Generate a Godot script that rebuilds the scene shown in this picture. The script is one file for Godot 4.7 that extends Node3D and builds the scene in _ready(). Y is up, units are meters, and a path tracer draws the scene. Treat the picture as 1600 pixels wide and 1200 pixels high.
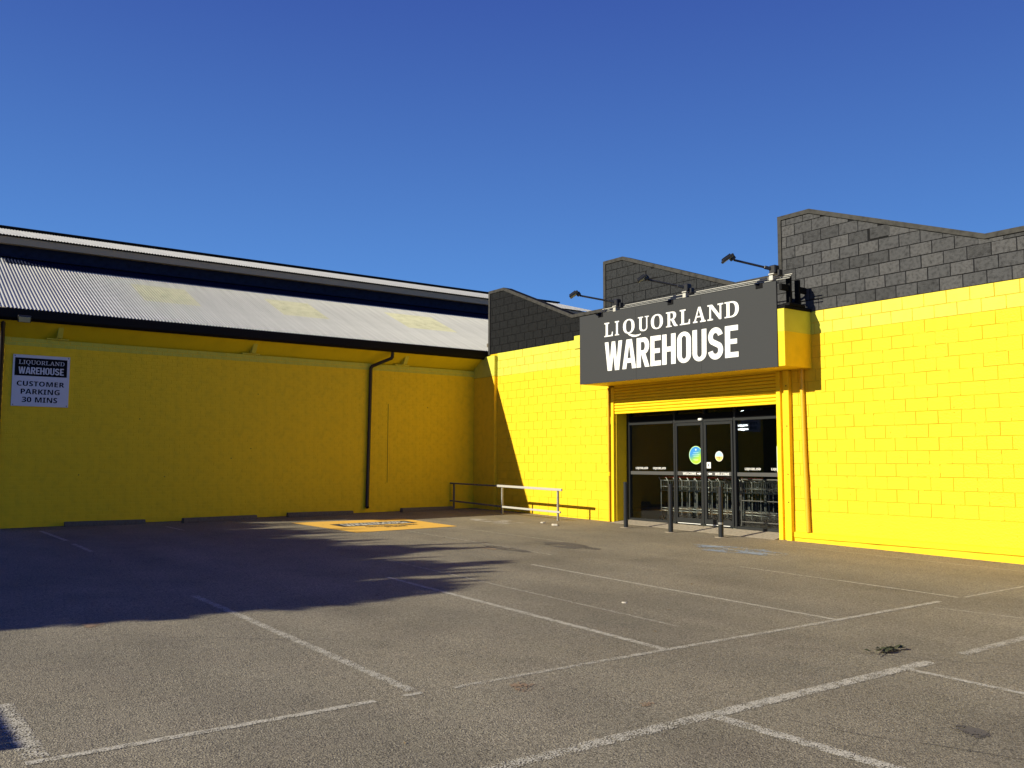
extends Node3D

# ---------------------------------------------------------------- helpers
var used := {}
var rng := RandomNumberGenerator.new()
var M := {}
const WALL := Basis(Vector3(0, 0, 1), Vector3(0, 1, 0), Vector3(-1, 0, 0))  # u along +z, v up, n towards -x
const WX := Transform3D(Basis(Vector3(0, 0, 1), Vector3(0, 1, 0), Vector3(-1, 0, 0)), Vector3.ZERO)

func numbered(n: String) -> String:
	if not used.has(n):
		used[n] = 0
		return n
	used[n] += 1
	return "%s_%03d" % [n, used[n]]

func tag(o: Node, label: String, category: String, group := "") -> void:
	o.set_meta("label", label)
	o.set_meta("category", category)
	if group != "":
		o.set_meta("group", group)

func thing(called: String, label: String, category: String, at := Vector3.ZERO, group := "") -> Node3D:
	var o := Node3D.new()
	o.name = numbered(called)
	add_child(o)
	o.position = at
	tag(o, label, category, group)
	return o

func mi(called: String, mesh: Mesh, m: Material, parent: Node = null, xf := Transform3D()) -> MeshInstance3D:
	var o := MeshInstance3D.new()
	o.mesh = mesh
	o.material_override = m
	o.transform = xf
	if parent == null:
		o.name = numbered(called)
		add_child(o)
	else:
		if not parent.has_meta("names"):
			parent.set_meta("names", {})
		var d: Dictionary = parent.get_meta("names")
		if d.has(called):
			d[called] += 1
			o.name = "%s_%03d" % [called, d[called]]
		else:
			d[called] = 0
			o.name = called
		parent.add_child(o, true)
	return o

func clean_names(n: Node) -> void:
	if n.has_meta("names"):
		n.remove_meta("names")
	for c in n.get_children():
		clean_names(c)

func obj(called: String, st: SurfaceTool, m: Material, parent: Node = null, xf := Transform3D()) -> MeshInstance3D:
	return mi(called, st.commit(), m, parent, xf)

func stuff(o: Node) -> Node:
	o.set_meta("kind", "stuff")
	return o

func structure(o: Node) -> Node:
	o.set_meta("kind", "structure")
	return o

func S() -> SurfaceTool:
	var st := SurfaceTool.new()
	st.begin(Mesh.PRIMITIVE_TRIANGLES)
	return st

# a, b, c, d counter-clockwise seen from outside
func q(st: SurfaceTool, a: Vector3, b: Vector3, c: Vector3, d: Vector3) -> void:
	var n := (b - a).cross(d - a)
	if n.length() < 1e-9:
		n = (c - a).cross(d - a)
	n = n.normalized()
	for v in [a, c, b, a, d, c]:
		st.set_normal(n)
		st.add_vertex(v)

func quv(st: SurfaceTool, p: Array, uv: Array) -> void:
	var n: Vector3 = (p[1] - p[0]).cross(p[3] - p[0]).normalized()
	for i in [0, 2, 1, 0, 3, 2]:
		st.set_normal(n)
		st.set_uv(uv[i])
		st.add_vertex(p[i])

func qo(st: SurfaceTool, a: Vector3, b: Vector3, c: Vector3, d: Vector3, out: Vector3) -> void:
	if (b - a).cross(c - a).dot(out) < 0:
		q(st, d, c, b, a)
	else:
		q(st, a, b, c, d)

func t3(st: SurfaceTool, a: Vector3, b: Vector3, c: Vector3, out: Vector3) -> void:
	var n := (b - a).cross(c - a)
	if n.dot(out) < 0:
		var k := b
		b = c
		c = k
		n = -n
	n = n.normalized()
	for v in [a, c, b]:
		st.set_normal(n)
		st.add_vertex(v)

# box with an optional chamfer
func box(st: SurfaceTool, c: Vector3, size: Vector3, bev := 0.0, bs := Basis()) -> void:
	var h := size * 0.5
	bev = minf(bev, minf(h.x, minf(h.y, h.z)) * 0.6)
	var f := {}
	for sx in [-1, 1]:
		for sy in [-1, 1]:
			for sz in [-1, 1]:
				var s := Vector3(sx, sy, sz)
				for a in 3:
					var v := Vector3(h.x * sx, h.y * sy, h.z * sz)
					for k in 3:
						if k != a:
							v[k] -= bev * s[k]
					f[[sx, sy, sz, a]] = c + bs * v
	for a in 3:
		var u := (a + 1) % 3
		var w := (a + 2) % 3
		for s in [-1, 1]:
			var p := []
			for k in [[-1, -1], [1, -1], [1, 1], [-1, 1]]:
				var key := [0, 0, 0, a]
				key[a] = s
				key[u] = k[0]
				key[w] = k[1]
				p.append(f[key])
			var o := Vector3()
			o[a] = s
			qo(st, p[0], p[1], p[2], p[3], bs * o)
	if bev > 0.0:
		for a in 3:
			var u := (a + 1) % 3
			var w := (a + 2) % 3
			for su in [-1, 1]:
				for sw in [-1, 1]:
					var k0 := [0, 0, 0, u]
					k0[a] = -1
					k0[u] = su
					k0[w] = sw
					var k1 := k0.duplicate()
					k1[a] = 1
					var k2 := k1.duplicate()
					k2[3] = w
					var k3 := k0.duplicate()
					k3[3] = w
					var o := Vector3()
					o[u] = su
					o[w] = sw
					qo(st, f[k0], f[k1], f[k2], f[k3], bs * o)
		for sx in [-1, 1]:
			for sy in [-1, 1]:
				for sz in [-1, 1]:
					t3(st, f[[sx, sy, sz, 0]], f[[sx, sy, sz, 1]], f[[sx, sy, sz, 2]], bs * Vector3(sx, sy, sz))

func bx(x0: float, x1: float, y0: float, y1: float, z0: float, z1: float, bev := 0.0) -> SurfaceTool:
	var st := S()
	box(st, Vector3(x0 + x1, y0 + y1, z0 + z1) * 0.5, Vector3(x1 - x0, y1 - y0, z1 - z0), bev)
	return st

func bar(st: SurfaceTool, a: Vector3, b: Vector3, w: float, h: float, bev := 0.0) -> void:
	var d := (b - a).normalized()
	var up := Vector3.UP if absf(d.y) < 0.95 else Vector3.RIGHT
	var x := up.cross(d).normalized()
	var y := d.cross(x)
	box(st, (a + b) * 0.5, Vector3(w, h, a.distance_to(b)), bev, Basis(x, y, d))

# round tube along a path
func tube(st: SurfaceTool, path: Array, r: float, n := 8) -> void:
	var rings := []
	var x := Vector3()
	for i in path.size():
		var p: Vector3 = path[i]
		var d := Vector3()
		if i > 0:
			d += (p - path[i - 1]).normalized()
		if i < path.size() - 1:
			d += (path[i + 1] - p).normalized()
		d = d.normalized()
		if i == 0:
			x = d.cross(Vector3.UP if absf(d.y) < 0.9 else Vector3.RIGHT).normalized()
		else:
			x = (x - d * x.dot(d)).normalized()
		var y := d.cross(x)
		var k := 1.0
		if i > 0 and i < path.size() - 1:
			k = 1.0 / maxf(0.5, d.dot((path[i + 1] - p).normalized()))
		var ring := []
		for j in n:
			var a := TAU * j / n
			ring.append([p + (x * cos(a) + y * sin(a)) * r * k, x * cos(a) + y * sin(a)])
		rings.append(ring)
	for i in rings.size() - 1:
		for j in n:
			var a = rings[i][j]
			var b = rings[i][(j + 1) % n]
			var c = rings[i + 1][(j + 1) % n]
			var d = rings[i + 1][j]
			for v in [a, c, b, a, d, c]:
				st.set_normal(v[1])
				st.add_vertex(v[0])
	for e in [0, rings.size() - 1]:
		var p: Vector3 = path[e]
		var dd: Vector3 = (path[0] - path[1]) if e == 0 else (path[-1] - path[-2])
		for j in n:
			t3(st, p, rings[e][j][0], rings[e][(j + 1) % n][0], dd)

# flat polygon (u, v) pushed from d0 to d1 along n of xf; front at d1
func extrude(st: SurfaceTool, poly: PackedVector2Array, d0: float, d1: float, xf := Transform3D(), back := true) -> void:
	if Geometry2D.is_polygon_clockwise(poly):
		poly.reverse()
	var tri := Geometry2D.triangulate_polygon(poly)
	var o := xf.basis.z
	for i in range(0, tri.size(), 3):
		var a := poly[tri[i]]
		var b := poly[tri[i + 1]]
		var c := poly[tri[i + 2]]
		t3(st, xf * Vector3(a.x, a.y, d1), xf * Vector3(b.x, b.y, d1), xf * Vector3(c.x, c.y, d1), o)
		if back:
			t3(st, xf * Vector3(a.x, a.y, d0), xf * Vector3(b.x, b.y, d0), xf * Vector3(c.x, c.y, d0), -o)
	for i in poly.size():
		var a := poly[i]
		var b := poly[(i + 1) % poly.size()]
		q(st, xf * Vector3(a.x, a.y, d0), xf * Vector3(b.x, b.y, d0), xf * Vector3(b.x, b.y, d1), xf * Vector3(a.x, a.y, d1))

func inset(poly: PackedVector2Array, c: float) -> PackedVector2Array:
	var out := PackedVector2Array()
	var n := poly.size()
	for i in n:
		var a := poly[(i + n - 1) % n]
		var b := poly[i]
		var d := poly[(i + 1) % n]
		var e0 := (b - a).normalized()
		var e1 := (d - b).normalized()
		var n0 := Vector2(-e0.y, e0.x)
		var n1 := Vector2(-e1.y, e1.x)
		var k := 1.0 + n0.dot(n1)
		out.append(b + (n0 + n1) * c / maxf(k, 0.4))
	return out

# a block: convex polygon with chamfered face
func block(st: SurfaceTool, poly: PackedVector2Array, d0: float, d1: float, c: float, xf := Transform3D()) -> void:
	if Geometry2D.is_polygon_clockwise(poly):
		poly.reverse()
	var inn := inset(poly, c)
	var n := poly.size()
	for i in range(1, n - 1):
		t3(st, xf * Vector3(inn[0].x, inn[0].y, d1), xf * Vector3(inn[i].x, inn[i].y, d1), xf * Vector3(inn[i + 1].x, inn[i + 1].y, d1), xf.basis.z)
	for i in n:
		var j := (i + 1) % n
		q(st, xf * Vector3(poly[i].x, poly[i].y, d1 - c), xf * Vector3(poly[j].x, poly[j].y, d1 - c), xf * Vector3(inn[j].x, inn[j].y, d1), xf * Vector3(inn[i].x, inn[i].y, d1))
		q(st, xf * Vector3(poly[i].x, poly[i].y, d0), xf * Vector3(poly[j].x, poly[j].y, d0), xf * Vector3(poly[j].x, poly[j].y, d1 - c), xf * Vector3(poly[i].x, poly[i].y, d1 - c))

func rect(x0: float, x1: float, y0: float, y1: float) -> PackedVector2Array:
	return PackedVector2Array([Vector2(x0, y0), Vector2(x1, y0), Vector2(x1, y1), Vector2(x0, y1)])

# corrugated sheet along x between (z,y) a and b
func corrugated(st: SurfaceTool, x0: float, x1: float, a: Vector2, b: Vector2, lift := 0.0, amp := 0.0095, pitch := 0.0762, sag := 0.0) -> void:
	var d := Vector3(0, b.y - a.y, b.x - a.x).normalized()
	var up := Vector3(0, -d.z, d.y)
	if up.y < 0:
		up = -up
	var n := int((x1 - x0) / pitch * 8.0)
	var prev := []
	for i in n + 1:
		var x := x0 + (x1 - x0) * i / n
		var ph := x / pitch * TAU
		var hgt := amp * sin(ph) + lift
		var sl := amp * cos(ph) * TAU / pitch
		var nn := (up - Vector3(1, 0, 0) * sl).normalized()
		var row := []
		for k in 5:
			var t := k / 4.0
			row.append([Vector3(x, lerpf(a.y, b.y, t), lerpf(a.x, b.x, t)) + up * (hgt - sag * sin(t * PI)), nn])
		if i > 0:
			for k in 4:
				var va = prev[k]
				var vb = row[k]
				var vc = row[k + 1]
				var vd = prev[k + 1]
				var seq := [va, vc, vb, va, vd, vc]
				if (vb[0] - va[0]).cross(vd[0] - va[0]).dot(up) < 0:
					seq = [va, vb, vc, va, vc, vd]
				for v in seq:
					st.set_normal(v[1])
					st.add_vertex(v[0])
		prev = row

func disc(st: SurfaceTool, r: float, z: float, n := 28) -> void:
	for i in n:
		var a := TAU * i / n
		var b := TAU * (i + 1) / n
		for p in [Vector2.ZERO, Vector2(cos(b), sin(b)), Vector2(cos(a), sin(a))]:
			st.set_normal(Vector3(0, 0, 1))
			st.set_uv(Vector2(0.5 + p.x * 0.5, 0.5 - p.y * 0.5))
			st.add_vertex(Vector3(p.x * r, p.y * r, z))

# ---------------------------------------------------------------- materials
func lin(r: float, g: float, b: float) -> Color:
	return Color(r, g, b).linear_to_srgb()

func mat(c: Color, rough := 0.7, metal := 0.0) -> StandardMaterial3D:
	var m := StandardMaterial3D.new()
	m.albedo_color = c
	m.roughness = rough
	m.metallic = metal
	return m

func noise(freq: float, seed_ := 1, type := FastNoiseLite.TYPE_SIMPLEX_SMOOTH, oct := 4) -> FastNoiseLite:
	var n := FastNoiseLite.new()
	n.noise_type = type
	n.seed = seed_
	n.frequency = freq
	n.fractal_octaves = oct
	if oct <= 1:
		n.fractal_type = FastNoiseLite.FRACTAL_NONE
	return n

func ntex(n: FastNoiseLite, size: int, ramp: Gradient = null, bump := 0.0) -> NoiseTexture2D:
	var t := NoiseTexture2D.new()
	t.width = size
	t.height = size
	t.seamless = true
	t.noise = n
	if ramp:
		t.color_ramp = ramp
	if bump > 0.0:
		t.as_normal_map = true
		t.bump_strength = bump
	return t

func ramp(stops: Array) -> Gradient:
	var g := Gradient.new()
	var o := PackedFloat32Array()
	var c := PackedColorArray()
	for s in stops:
		o.append(s[0])
		c.append(s[1])
	g.offsets = o
	g.colors = c
	return g

func g1(v: float) -> Color:
	return Color(v, v, v)

func textured(m: StandardMaterial3D, albedo: Texture2D, normal: Texture2D, nscale: float, scale: float) -> StandardMaterial3D:
	m.uv1_triplanar = true
	m.uv1_world_triplanar = true
	m.uv1_scale = Vector3.ONE * scale
	if albedo:
		m.albedo_texture = albedo
	if normal:
		m.normal_enabled = true
		m.normal_texture = normal
		m.normal_scale = nscale
	return m

func worn_line(seed_: int, keep: float) -> StandardMaterial3D:
	var w := 1024
	var h := 64
	var grain := noise(0.10, seed_, FastNoiseLite.TYPE_SIMPLEX, 3)
	var stone := noise(0.10, seed_ + 3, FastNoiseLite.TYPE_CELLULAR, 1)
	var wide := noise(0.018, seed_ + 7, FastNoiseLite.TYPE_SIMPLEX_SMOOTH, 3)
	var im := Image.create(w, h, false, Image.FORMAT_RGBA8)
	for y in h:
		var e := absf((y + 0.5) / h - 0.5) * 2.0
		for x in w:
			var a := TAU * x / w
			var loop := wide.get_noise_3d(cos(a) * w / TAU, sin(a) * w / TAU, y * 0.9)
			var v := grain.get_noise_2d(x, y) * 1.25 + (-stone.get_noise_2d(x, y) - 0.35) * 0.7 + loop * 0.85 + keep - pow(e, 2.5) * 0.5
			var t := 0.86 + 0.14 * grain.get_noise_2d(x * 0.7 + 500, y * 0.7)
			im.set_pixel(x, y, Color(t, t, t * 0.99, 1.0 if v > 0.0 else 0.0))
	var m := mat(lin(0.60, 0.565, 0.47), 0.85)
	m.albedo_texture = ImageTexture.create_from_image(im)
	m.transparency = BaseMaterial3D.TRANSPARENCY_ALPHA_SCISSOR
	m.alpha_scissor_threshold = 0.5
	return m

func worn_patch(c: Color, keep: float, seed_: int) -> StandardMaterial3D:
	var fine := noise(0.12, seed_, FastNoiseLite.TYPE_SIMPLEX_SMOOTH, 4)
	var wide := noise(0.012, seed_ + 3, FastNoiseLite.TYPE_SIMPLEX_SMOOTH, 3)
	var im := Image.create(256, 256, false, Image.FORMAT_RGBA8)
	for y in 256:
		for x in 256:
			var v := fine.get_noise_2d(x, y) + wide.get_noise_2d(x, y) * 1.2 + keep
			im.set_pixel(x, y, Color(1, 1, 1, 1.0 if v > 0.0 else 0.0))
	var m := mat(c, 0.85)
	m.albedo_texture = ImageTexture.create_from_image(im)
	m.transparency = BaseMaterial3D.TRANSPARENCY_ALPHA_SCISSOR
	m.alpha_scissor_threshold = 0.5
	return m

func make_materials() -> void:
	var wallnoise := ntex(noise(0.007, 3, FastNoiseLite.TYPE_SIMPLEX_SMOOTH, 3), 512, ramp([[0.0, g1(0.93)], [0.4, g1(0.975)], [0.6, g1(0.99)], [1.0, g1(1.0)]]))
	var blotch := ntex(noise(0.018, 13, FastNoiseLite.TYPE_SIMPLEX_SMOOTH, 6), 512, ramp([[0.0, g1(0.66)], [0.3, g1(0.86)], [0.6, g1(0.97)], [1.0, g1(1.0)]]))
	var rough_n := ntex(noise(0.06, 5, FastNoiseLite.TYPE_SIMPLEX_SMOOTH, 5), 512, null, 5.0)
	var pit_n := ntex(noise(0.09, 8, FastNoiseLite.TYPE_CELLULAR, 3), 512, null, 6.0)
	M.shed_yellow_lifted = textured(mat(lin(0.91, 0.62, 0.013), 0.62), wallnoise, rough_n, 0.10, 0.9)  # same paint as the block wall, brightened to lift the shaded side
	M.yellow = textured(mat(lin(0.86, 0.56, 0.017), 0.62), wallnoise, rough_n, 0.34, 0.9)
	M.yellow_b = textured(mat(lin(0.84, 0.545, 0.0165), 0.6), wallnoise, rough_n, 0.40, 0.75)
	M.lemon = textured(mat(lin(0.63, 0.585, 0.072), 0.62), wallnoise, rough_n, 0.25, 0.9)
	M.yellow_smooth = textured(mat(lin(0.89, 0.595, 0.013), 0.5), wallnoise, rough_n, 0.12, 0.5)
	M.lemon_smooth = textured(mat(lin(0.66, 0.61, 0.055), 0.5), wallnoise, rough_n, 0.12, 0.5)
	M.eave_yellow = textured(mat(lin(0.78, 0.62, 0.018), 0.6), wallnoise, rough_n, 0.12, 0.5)
	M.orange_pipe = textured(mat(lin(0.74, 0.43, 0.010), 0.5), wallnoise, rough_n, 0.1, 0.5)
	M.joint_yellow = mat(lin(0.66, 0.41, 0.010), 0.9)
	M.joint_dark = mat(lin(0.012, 0.012, 0.013), 0.9)
	M.black_block = textured(mat(lin(0.077, 0.078, 0.082), 0.75), blotch, pit_n, 0.9, 1.1)
	M.black_block_b = textured(mat(lin(0.096, 0.096, 0.099), 0.75), blotch, pit_n, 1.0, 1.3)
	M.black_block_c = textured(mat(lin(0.060, 0.061, 0.064), 0.75), blotch, pit_n, 0.9, 0.9)
	M.black_dimmed = textured(mat(lin(0.014, 0.0148, 0.016), 0.8), blotch, pit_n, 0.9, 1.1)  # same paint on every gable; dimmer look of the left put into colour
	M.black_mid = textured(mat(lin(0.037, 0.039, 0.042), 0.8), blotch, pit_n, 0.9, 1.2)  # same paint again, dimmed partway for the middle gable
	M.cap = textured(mat(lin(0.054, 0.052, 0.048), 0.6), blotch, rough_n, 0.1, 0.6)
	M.charcoal = mat(lin(0.045, 0.047, 0.050), 0.6)
	M.black = mat(lin(0.010, 0.010, 0.011), 0.9)
	M.black.metallic_specular = 0.15
	M.black_frame = mat(lin(0.015, 0.017, 0.019), 0.4, 0.1)
	M.dark_metal = mat(lin(0.03, 0.03, 0.032), 0.4, 0.5)
	M.gutter = mat(lin(0.009, 0.007, 0.006), 0.5)
	M.brown_pipe = mat(lin(0.016, 0.008, 0.004), 0.45)
	M.white = mat(lin(0.78, 0.78, 0.76), 0.6)
	M.sign_white = mat(lin(0.62, 0.63, 0.66), 0.5)
	M.galv = textured(mat(lin(0.36, 0.36, 0.34), 0.5, 0.4), blotch, rough_n, 0.1, 2.0)
	M.galv_shaded = textured(mat(lin(0.16, 0.15, 0.13), 0.6, 0.2), blotch, rough_n, 0.1, 2.0)  # galvanised steel with the shade of the left handrail section put into colour
	M.rail_light = mat(lin(0.47, 0.46, 0.42), 0.5, 0.2)
	M.zinc = textured(mat(lin(0.50, 0.50, 0.46), 0.5, 0.05), ntex(noise(0.008, 21), 512, ramp([[0.0, g1(0.78)], [0.5, g1(0.93)], [1.0, g1(1.0)]])), rough_n, 0.1, 0.25)
	M.zinc.uv1_scale = Vector3(1.3, 0.06, 0.06)
	M.skylight = textured(mat(lin(0.50, 0.49, 0.32), 0.5), blotch, rough_n, 0.1, 0.3)
	M.soffit_grey = mat(lin(0.38, 0.30, 0.19), 0.8)
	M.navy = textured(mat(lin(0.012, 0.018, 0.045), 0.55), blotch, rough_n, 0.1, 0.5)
	M.concrete = textured(mat(lin(0.34, 0.29, 0.215), 0.9), blotch, rough_n, 0.6, 1.2)
	M.old_concrete = textured(mat(lin(0.15, 0.125, 0.085), 0.9), blotch, pit_n, 0.8, 1.5)
	M.interior = mat(lin(0.022, 0.021, 0.020), 0.8)
	M.interior_floor = mat(lin(0.12, 0.125, 0.105), 0.35)
	M.chrome = mat(lin(0.36, 0.40, 0.38), 0.35, 0.6)
	M.red = mat(lin(0.45, 0.02, 0.03), 0.4)
	M.rubber = mat(lin(0.02, 0.02, 0.02), 0.8)
	M.band = mat(lin(0.055, 0.055, 0.055), 0.6)
	M.paper = mat(lin(0.46, 0.50, 0.47), 0.7)
	M.floodglass = mat(lin(0.42, 0.42, 0.25), 0.3)
	M.bark = mat(lin(0.10, 0.07, 0.05), 0.9)
	M.leaf = mat(lin(0.03, 0.055, 0.02), 0.7)
	M.dryleaf = mat(lin(0.055, 0.060, 0.022), 0.8)
	M.timber = textured(mat(lin(0.2, 0.15, 0.1), 0.85), blotch, rough_n, 0.4, 1.0)
	var glass := StandardMaterial3D.new()
	glass.transparency = BaseMaterial3D.TRANSPARENCY_ALPHA
	glass.albedo_color = Color(0.02, 0.025, 0.022, 0.22)
	glass.roughness = 0.0
	M.glass = glass
	var dark_glass := StandardMaterial3D.new()
	dark_glass.transparency = BaseMaterial3D.TRANSPARENCY_ALPHA
	dark_glass.albedo_color = Color(0.05, 0.045, 0.04, 0.7)
	dark_glass.roughness = 0.0
	M.dark_glass = dark_glass
	var tube_light := mat(Color.WHITE, 0.5)
	tube_light.emission_enabled = true
	tube_light.emission = Color(0.95, 1.0, 1.0)
	tube_light.emission_energy_multiplier = 2.0
	M.tube_light = tube_light
	# asphalt: stones of many greys in a dark binder
	var stones := noise(0.11, 31, FastNoiseLite.TYPE_CELLULAR, 1)
	stones.cellular_return_type = FastNoiseLite.RETURN_CELL_VALUE
	stones.cellular_jitter = 1.0
	var sr := ramp([[0.0, Color(0.50, 0.48, 0.44)], [0.16, Color(0.69, 0.665, 0.615)], [0.5, Color(0.78, 0.755, 0.70)], [0.78, Color(0.86, 0.83, 0.77)], [0.93, Color(0.93, 0.90, 0.84)], [1.0, Color(1, 0.98, 0.93)]])
	var asphalt := mat(Color(1, 1, 1), 0.88)
	asphalt.albedo_texture = ntex(stones, 1024, sr)
	var sb := noise(0.10, 31, FastNoiseLite.TYPE_CELLULAR, 2)
	sb.cellular_jitter = 1.0
	asphalt.normal_enabled = true
	asphalt.normal_texture = ntex(sb, 1024, null, 9.0)
	asphalt.normal_scale = 0.6
	asphalt.vertex_color_use_as_albedo = true
	M.asphalt = asphalt
	for k in ["black_block", "black_block_b", "black_block_c", "black_dimmed", "black_mid", "cap", "charcoal", "joint_dark", "navy", "gutter"]:
		M[k].metallic_specular = 0.22
	for k in ["yellow", "yellow_b", "shed_yellow_lifted", "lemon", "yellow_smooth", "lemon_smooth", "eave_yellow", "joint_yellow"]:
		M[k].metallic_specular = 0.35
	M.line_good = worn_line(11, 0.14)
	M.line_mid = worn_line(23, -0.04)
	M.line_worn = worn_line(37, -0.22)
	M.line_ghost = worn_line(51, -0.38)
	M.mat_paint = worn_patch(lin(0.70, 0.41, 0.06), 0.95, 61)
	M.mat_black = worn_patch(lin(0.02, 0.02, 0.02), 0.75, 67)
	M.mat_white = worn_patch(lin(0.6, 0.58, 0.5), 0.6, 71)
	M.blue_paint = worn_patch(lin(0.20, 0.25, 0.32), -0.12, 73)
	M.white_patch = worn_patch(lin(0.34, 0.33, 0.30), -0.1, 79)
	M.rust = worn_patch(lin(0.24, 0.165, 0.10), -0.3, 83)
	M.grit = worn_patch(lin(0.16, 0.12, 0.075), 0.12, 97)
	M.pale_stone = mat(lin(0.46, 0.42, 0.35), 0.9)
	M.litter = mat(lin(0.13, 0.085, 0.04), 0.9)
	M.tar = worn_patch(lin(0.085, 0.077, 0.066), 0.15, 89)

# ---------------------------------------------------------------- ground
func gy(x: float, z: float) -> float:
	return -1.33 - 0.0145 * clampf(z, 0.0, 30.0) + 0.0105 * clampf(x, -26.0, 0.0)

func on_ground(x: float, z: float, lift := 0.0) -> Vector3:
	return Vector3(x, gy(x, z) + lift, z)

func ground_line(parent: Node, x0: float, z0: float, x1: float, z1: float, w: float, m: Material, u0 := 0.0, called := "parking_line") -> void:
	var a := Vector2(x0, z0)
	var b := Vector2(x1, z1)
	var d := (b - a).normalized()
	var s := Vector2(-d.y, d.x) * w * 0.5
	var len_ := a.distance_to(b)
	var n := maxi(1, int(len_ / 0.6))
	var st := S()
	for i in n:
		var t0 := float(i) / n
		var t1 := float(i + 1) / n
		var p := a.lerp(b, t0)
		var r := a.lerp(b, t1)
		var pa := [on_ground(p.x + s.x, p.y + s.y, 0.002), on_ground(r.x + s.x, r.y + s.y, 0.002), on_ground(r.x - s.x, r.y - s.y, 0.002), on_ground(p.x - s.x, p.y - s.y, 0.002)]
		var uv := [Vector2(u0 + t0 * len_ / 1.9, 0.02), Vector2(u0 + t1 * len_ / 1.9, 0.02), Vector2(u0 + t1 * len_ / 1.9, 0.98), Vector2(u0 + t0 * len_ / 1.9, 0.98)]
		if (pa[1] - pa[0]).cross(pa[3] - pa[0]).y < 0:
			pa.reverse()
			uv.reverse()
		quv(st, pa, uv)
	obj(called, st, m, parent)

func ground_patch(parent: Node, called: String, poly: Array, lift: float, m: Material, uvs := 0.8) -> MeshInstance3D:
	var st := S()
	var p := PackedVector2Array(poly)
	var tri := Geometry2D.triangulate_polygon(p)
	for i in range(0, tri.size(), 3):
		var v := [p[tri[i]], p[tri[i + 1]], p[tri[i + 2]]]
		var w := []
		for k in v:
			w.append(on_ground(k.x, k.y, lift))
		if (w[1] - w[0]).cross(w[2] - w[0]).y > 0:
			w.reverse()
			v.reverse()
		for k in 3:
			st.set_normal(Vector3.UP)
			st.set_uv(v[k] * uvs)
			st.add_vertex(w[k])
	return obj(called, st, m, parent)

func blob(cx: float, cz: float, rx: float, rz: float, seed_: int, n := 18) -> Array:
	var r := RandomNumberGenerator.new()
	r.seed = seed_
	var out := []
	for i in n:
		var a := TAU * i / n
		var k := r.randf_range(0.7, 1.1)
		out.append(Vector2(cx + cos(a) * rx * k, cz + sin(a) * rz * k))
	return out

func ragged_strip(x0: float, x1: float, z0: float, z1: float, seed_: int) -> Array:
	var r := RandomNumberGenerator.new()
	r.seed = seed_
	var out := [Vector2(x0, z0), Vector2(x1, z0)]
	var n := 34
	for i in n + 1:
		out.append(Vector2(lerpf(x1, x0, float(i) / n), z1 * r.randf_range(0.35, 1.0)))
	return out

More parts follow.
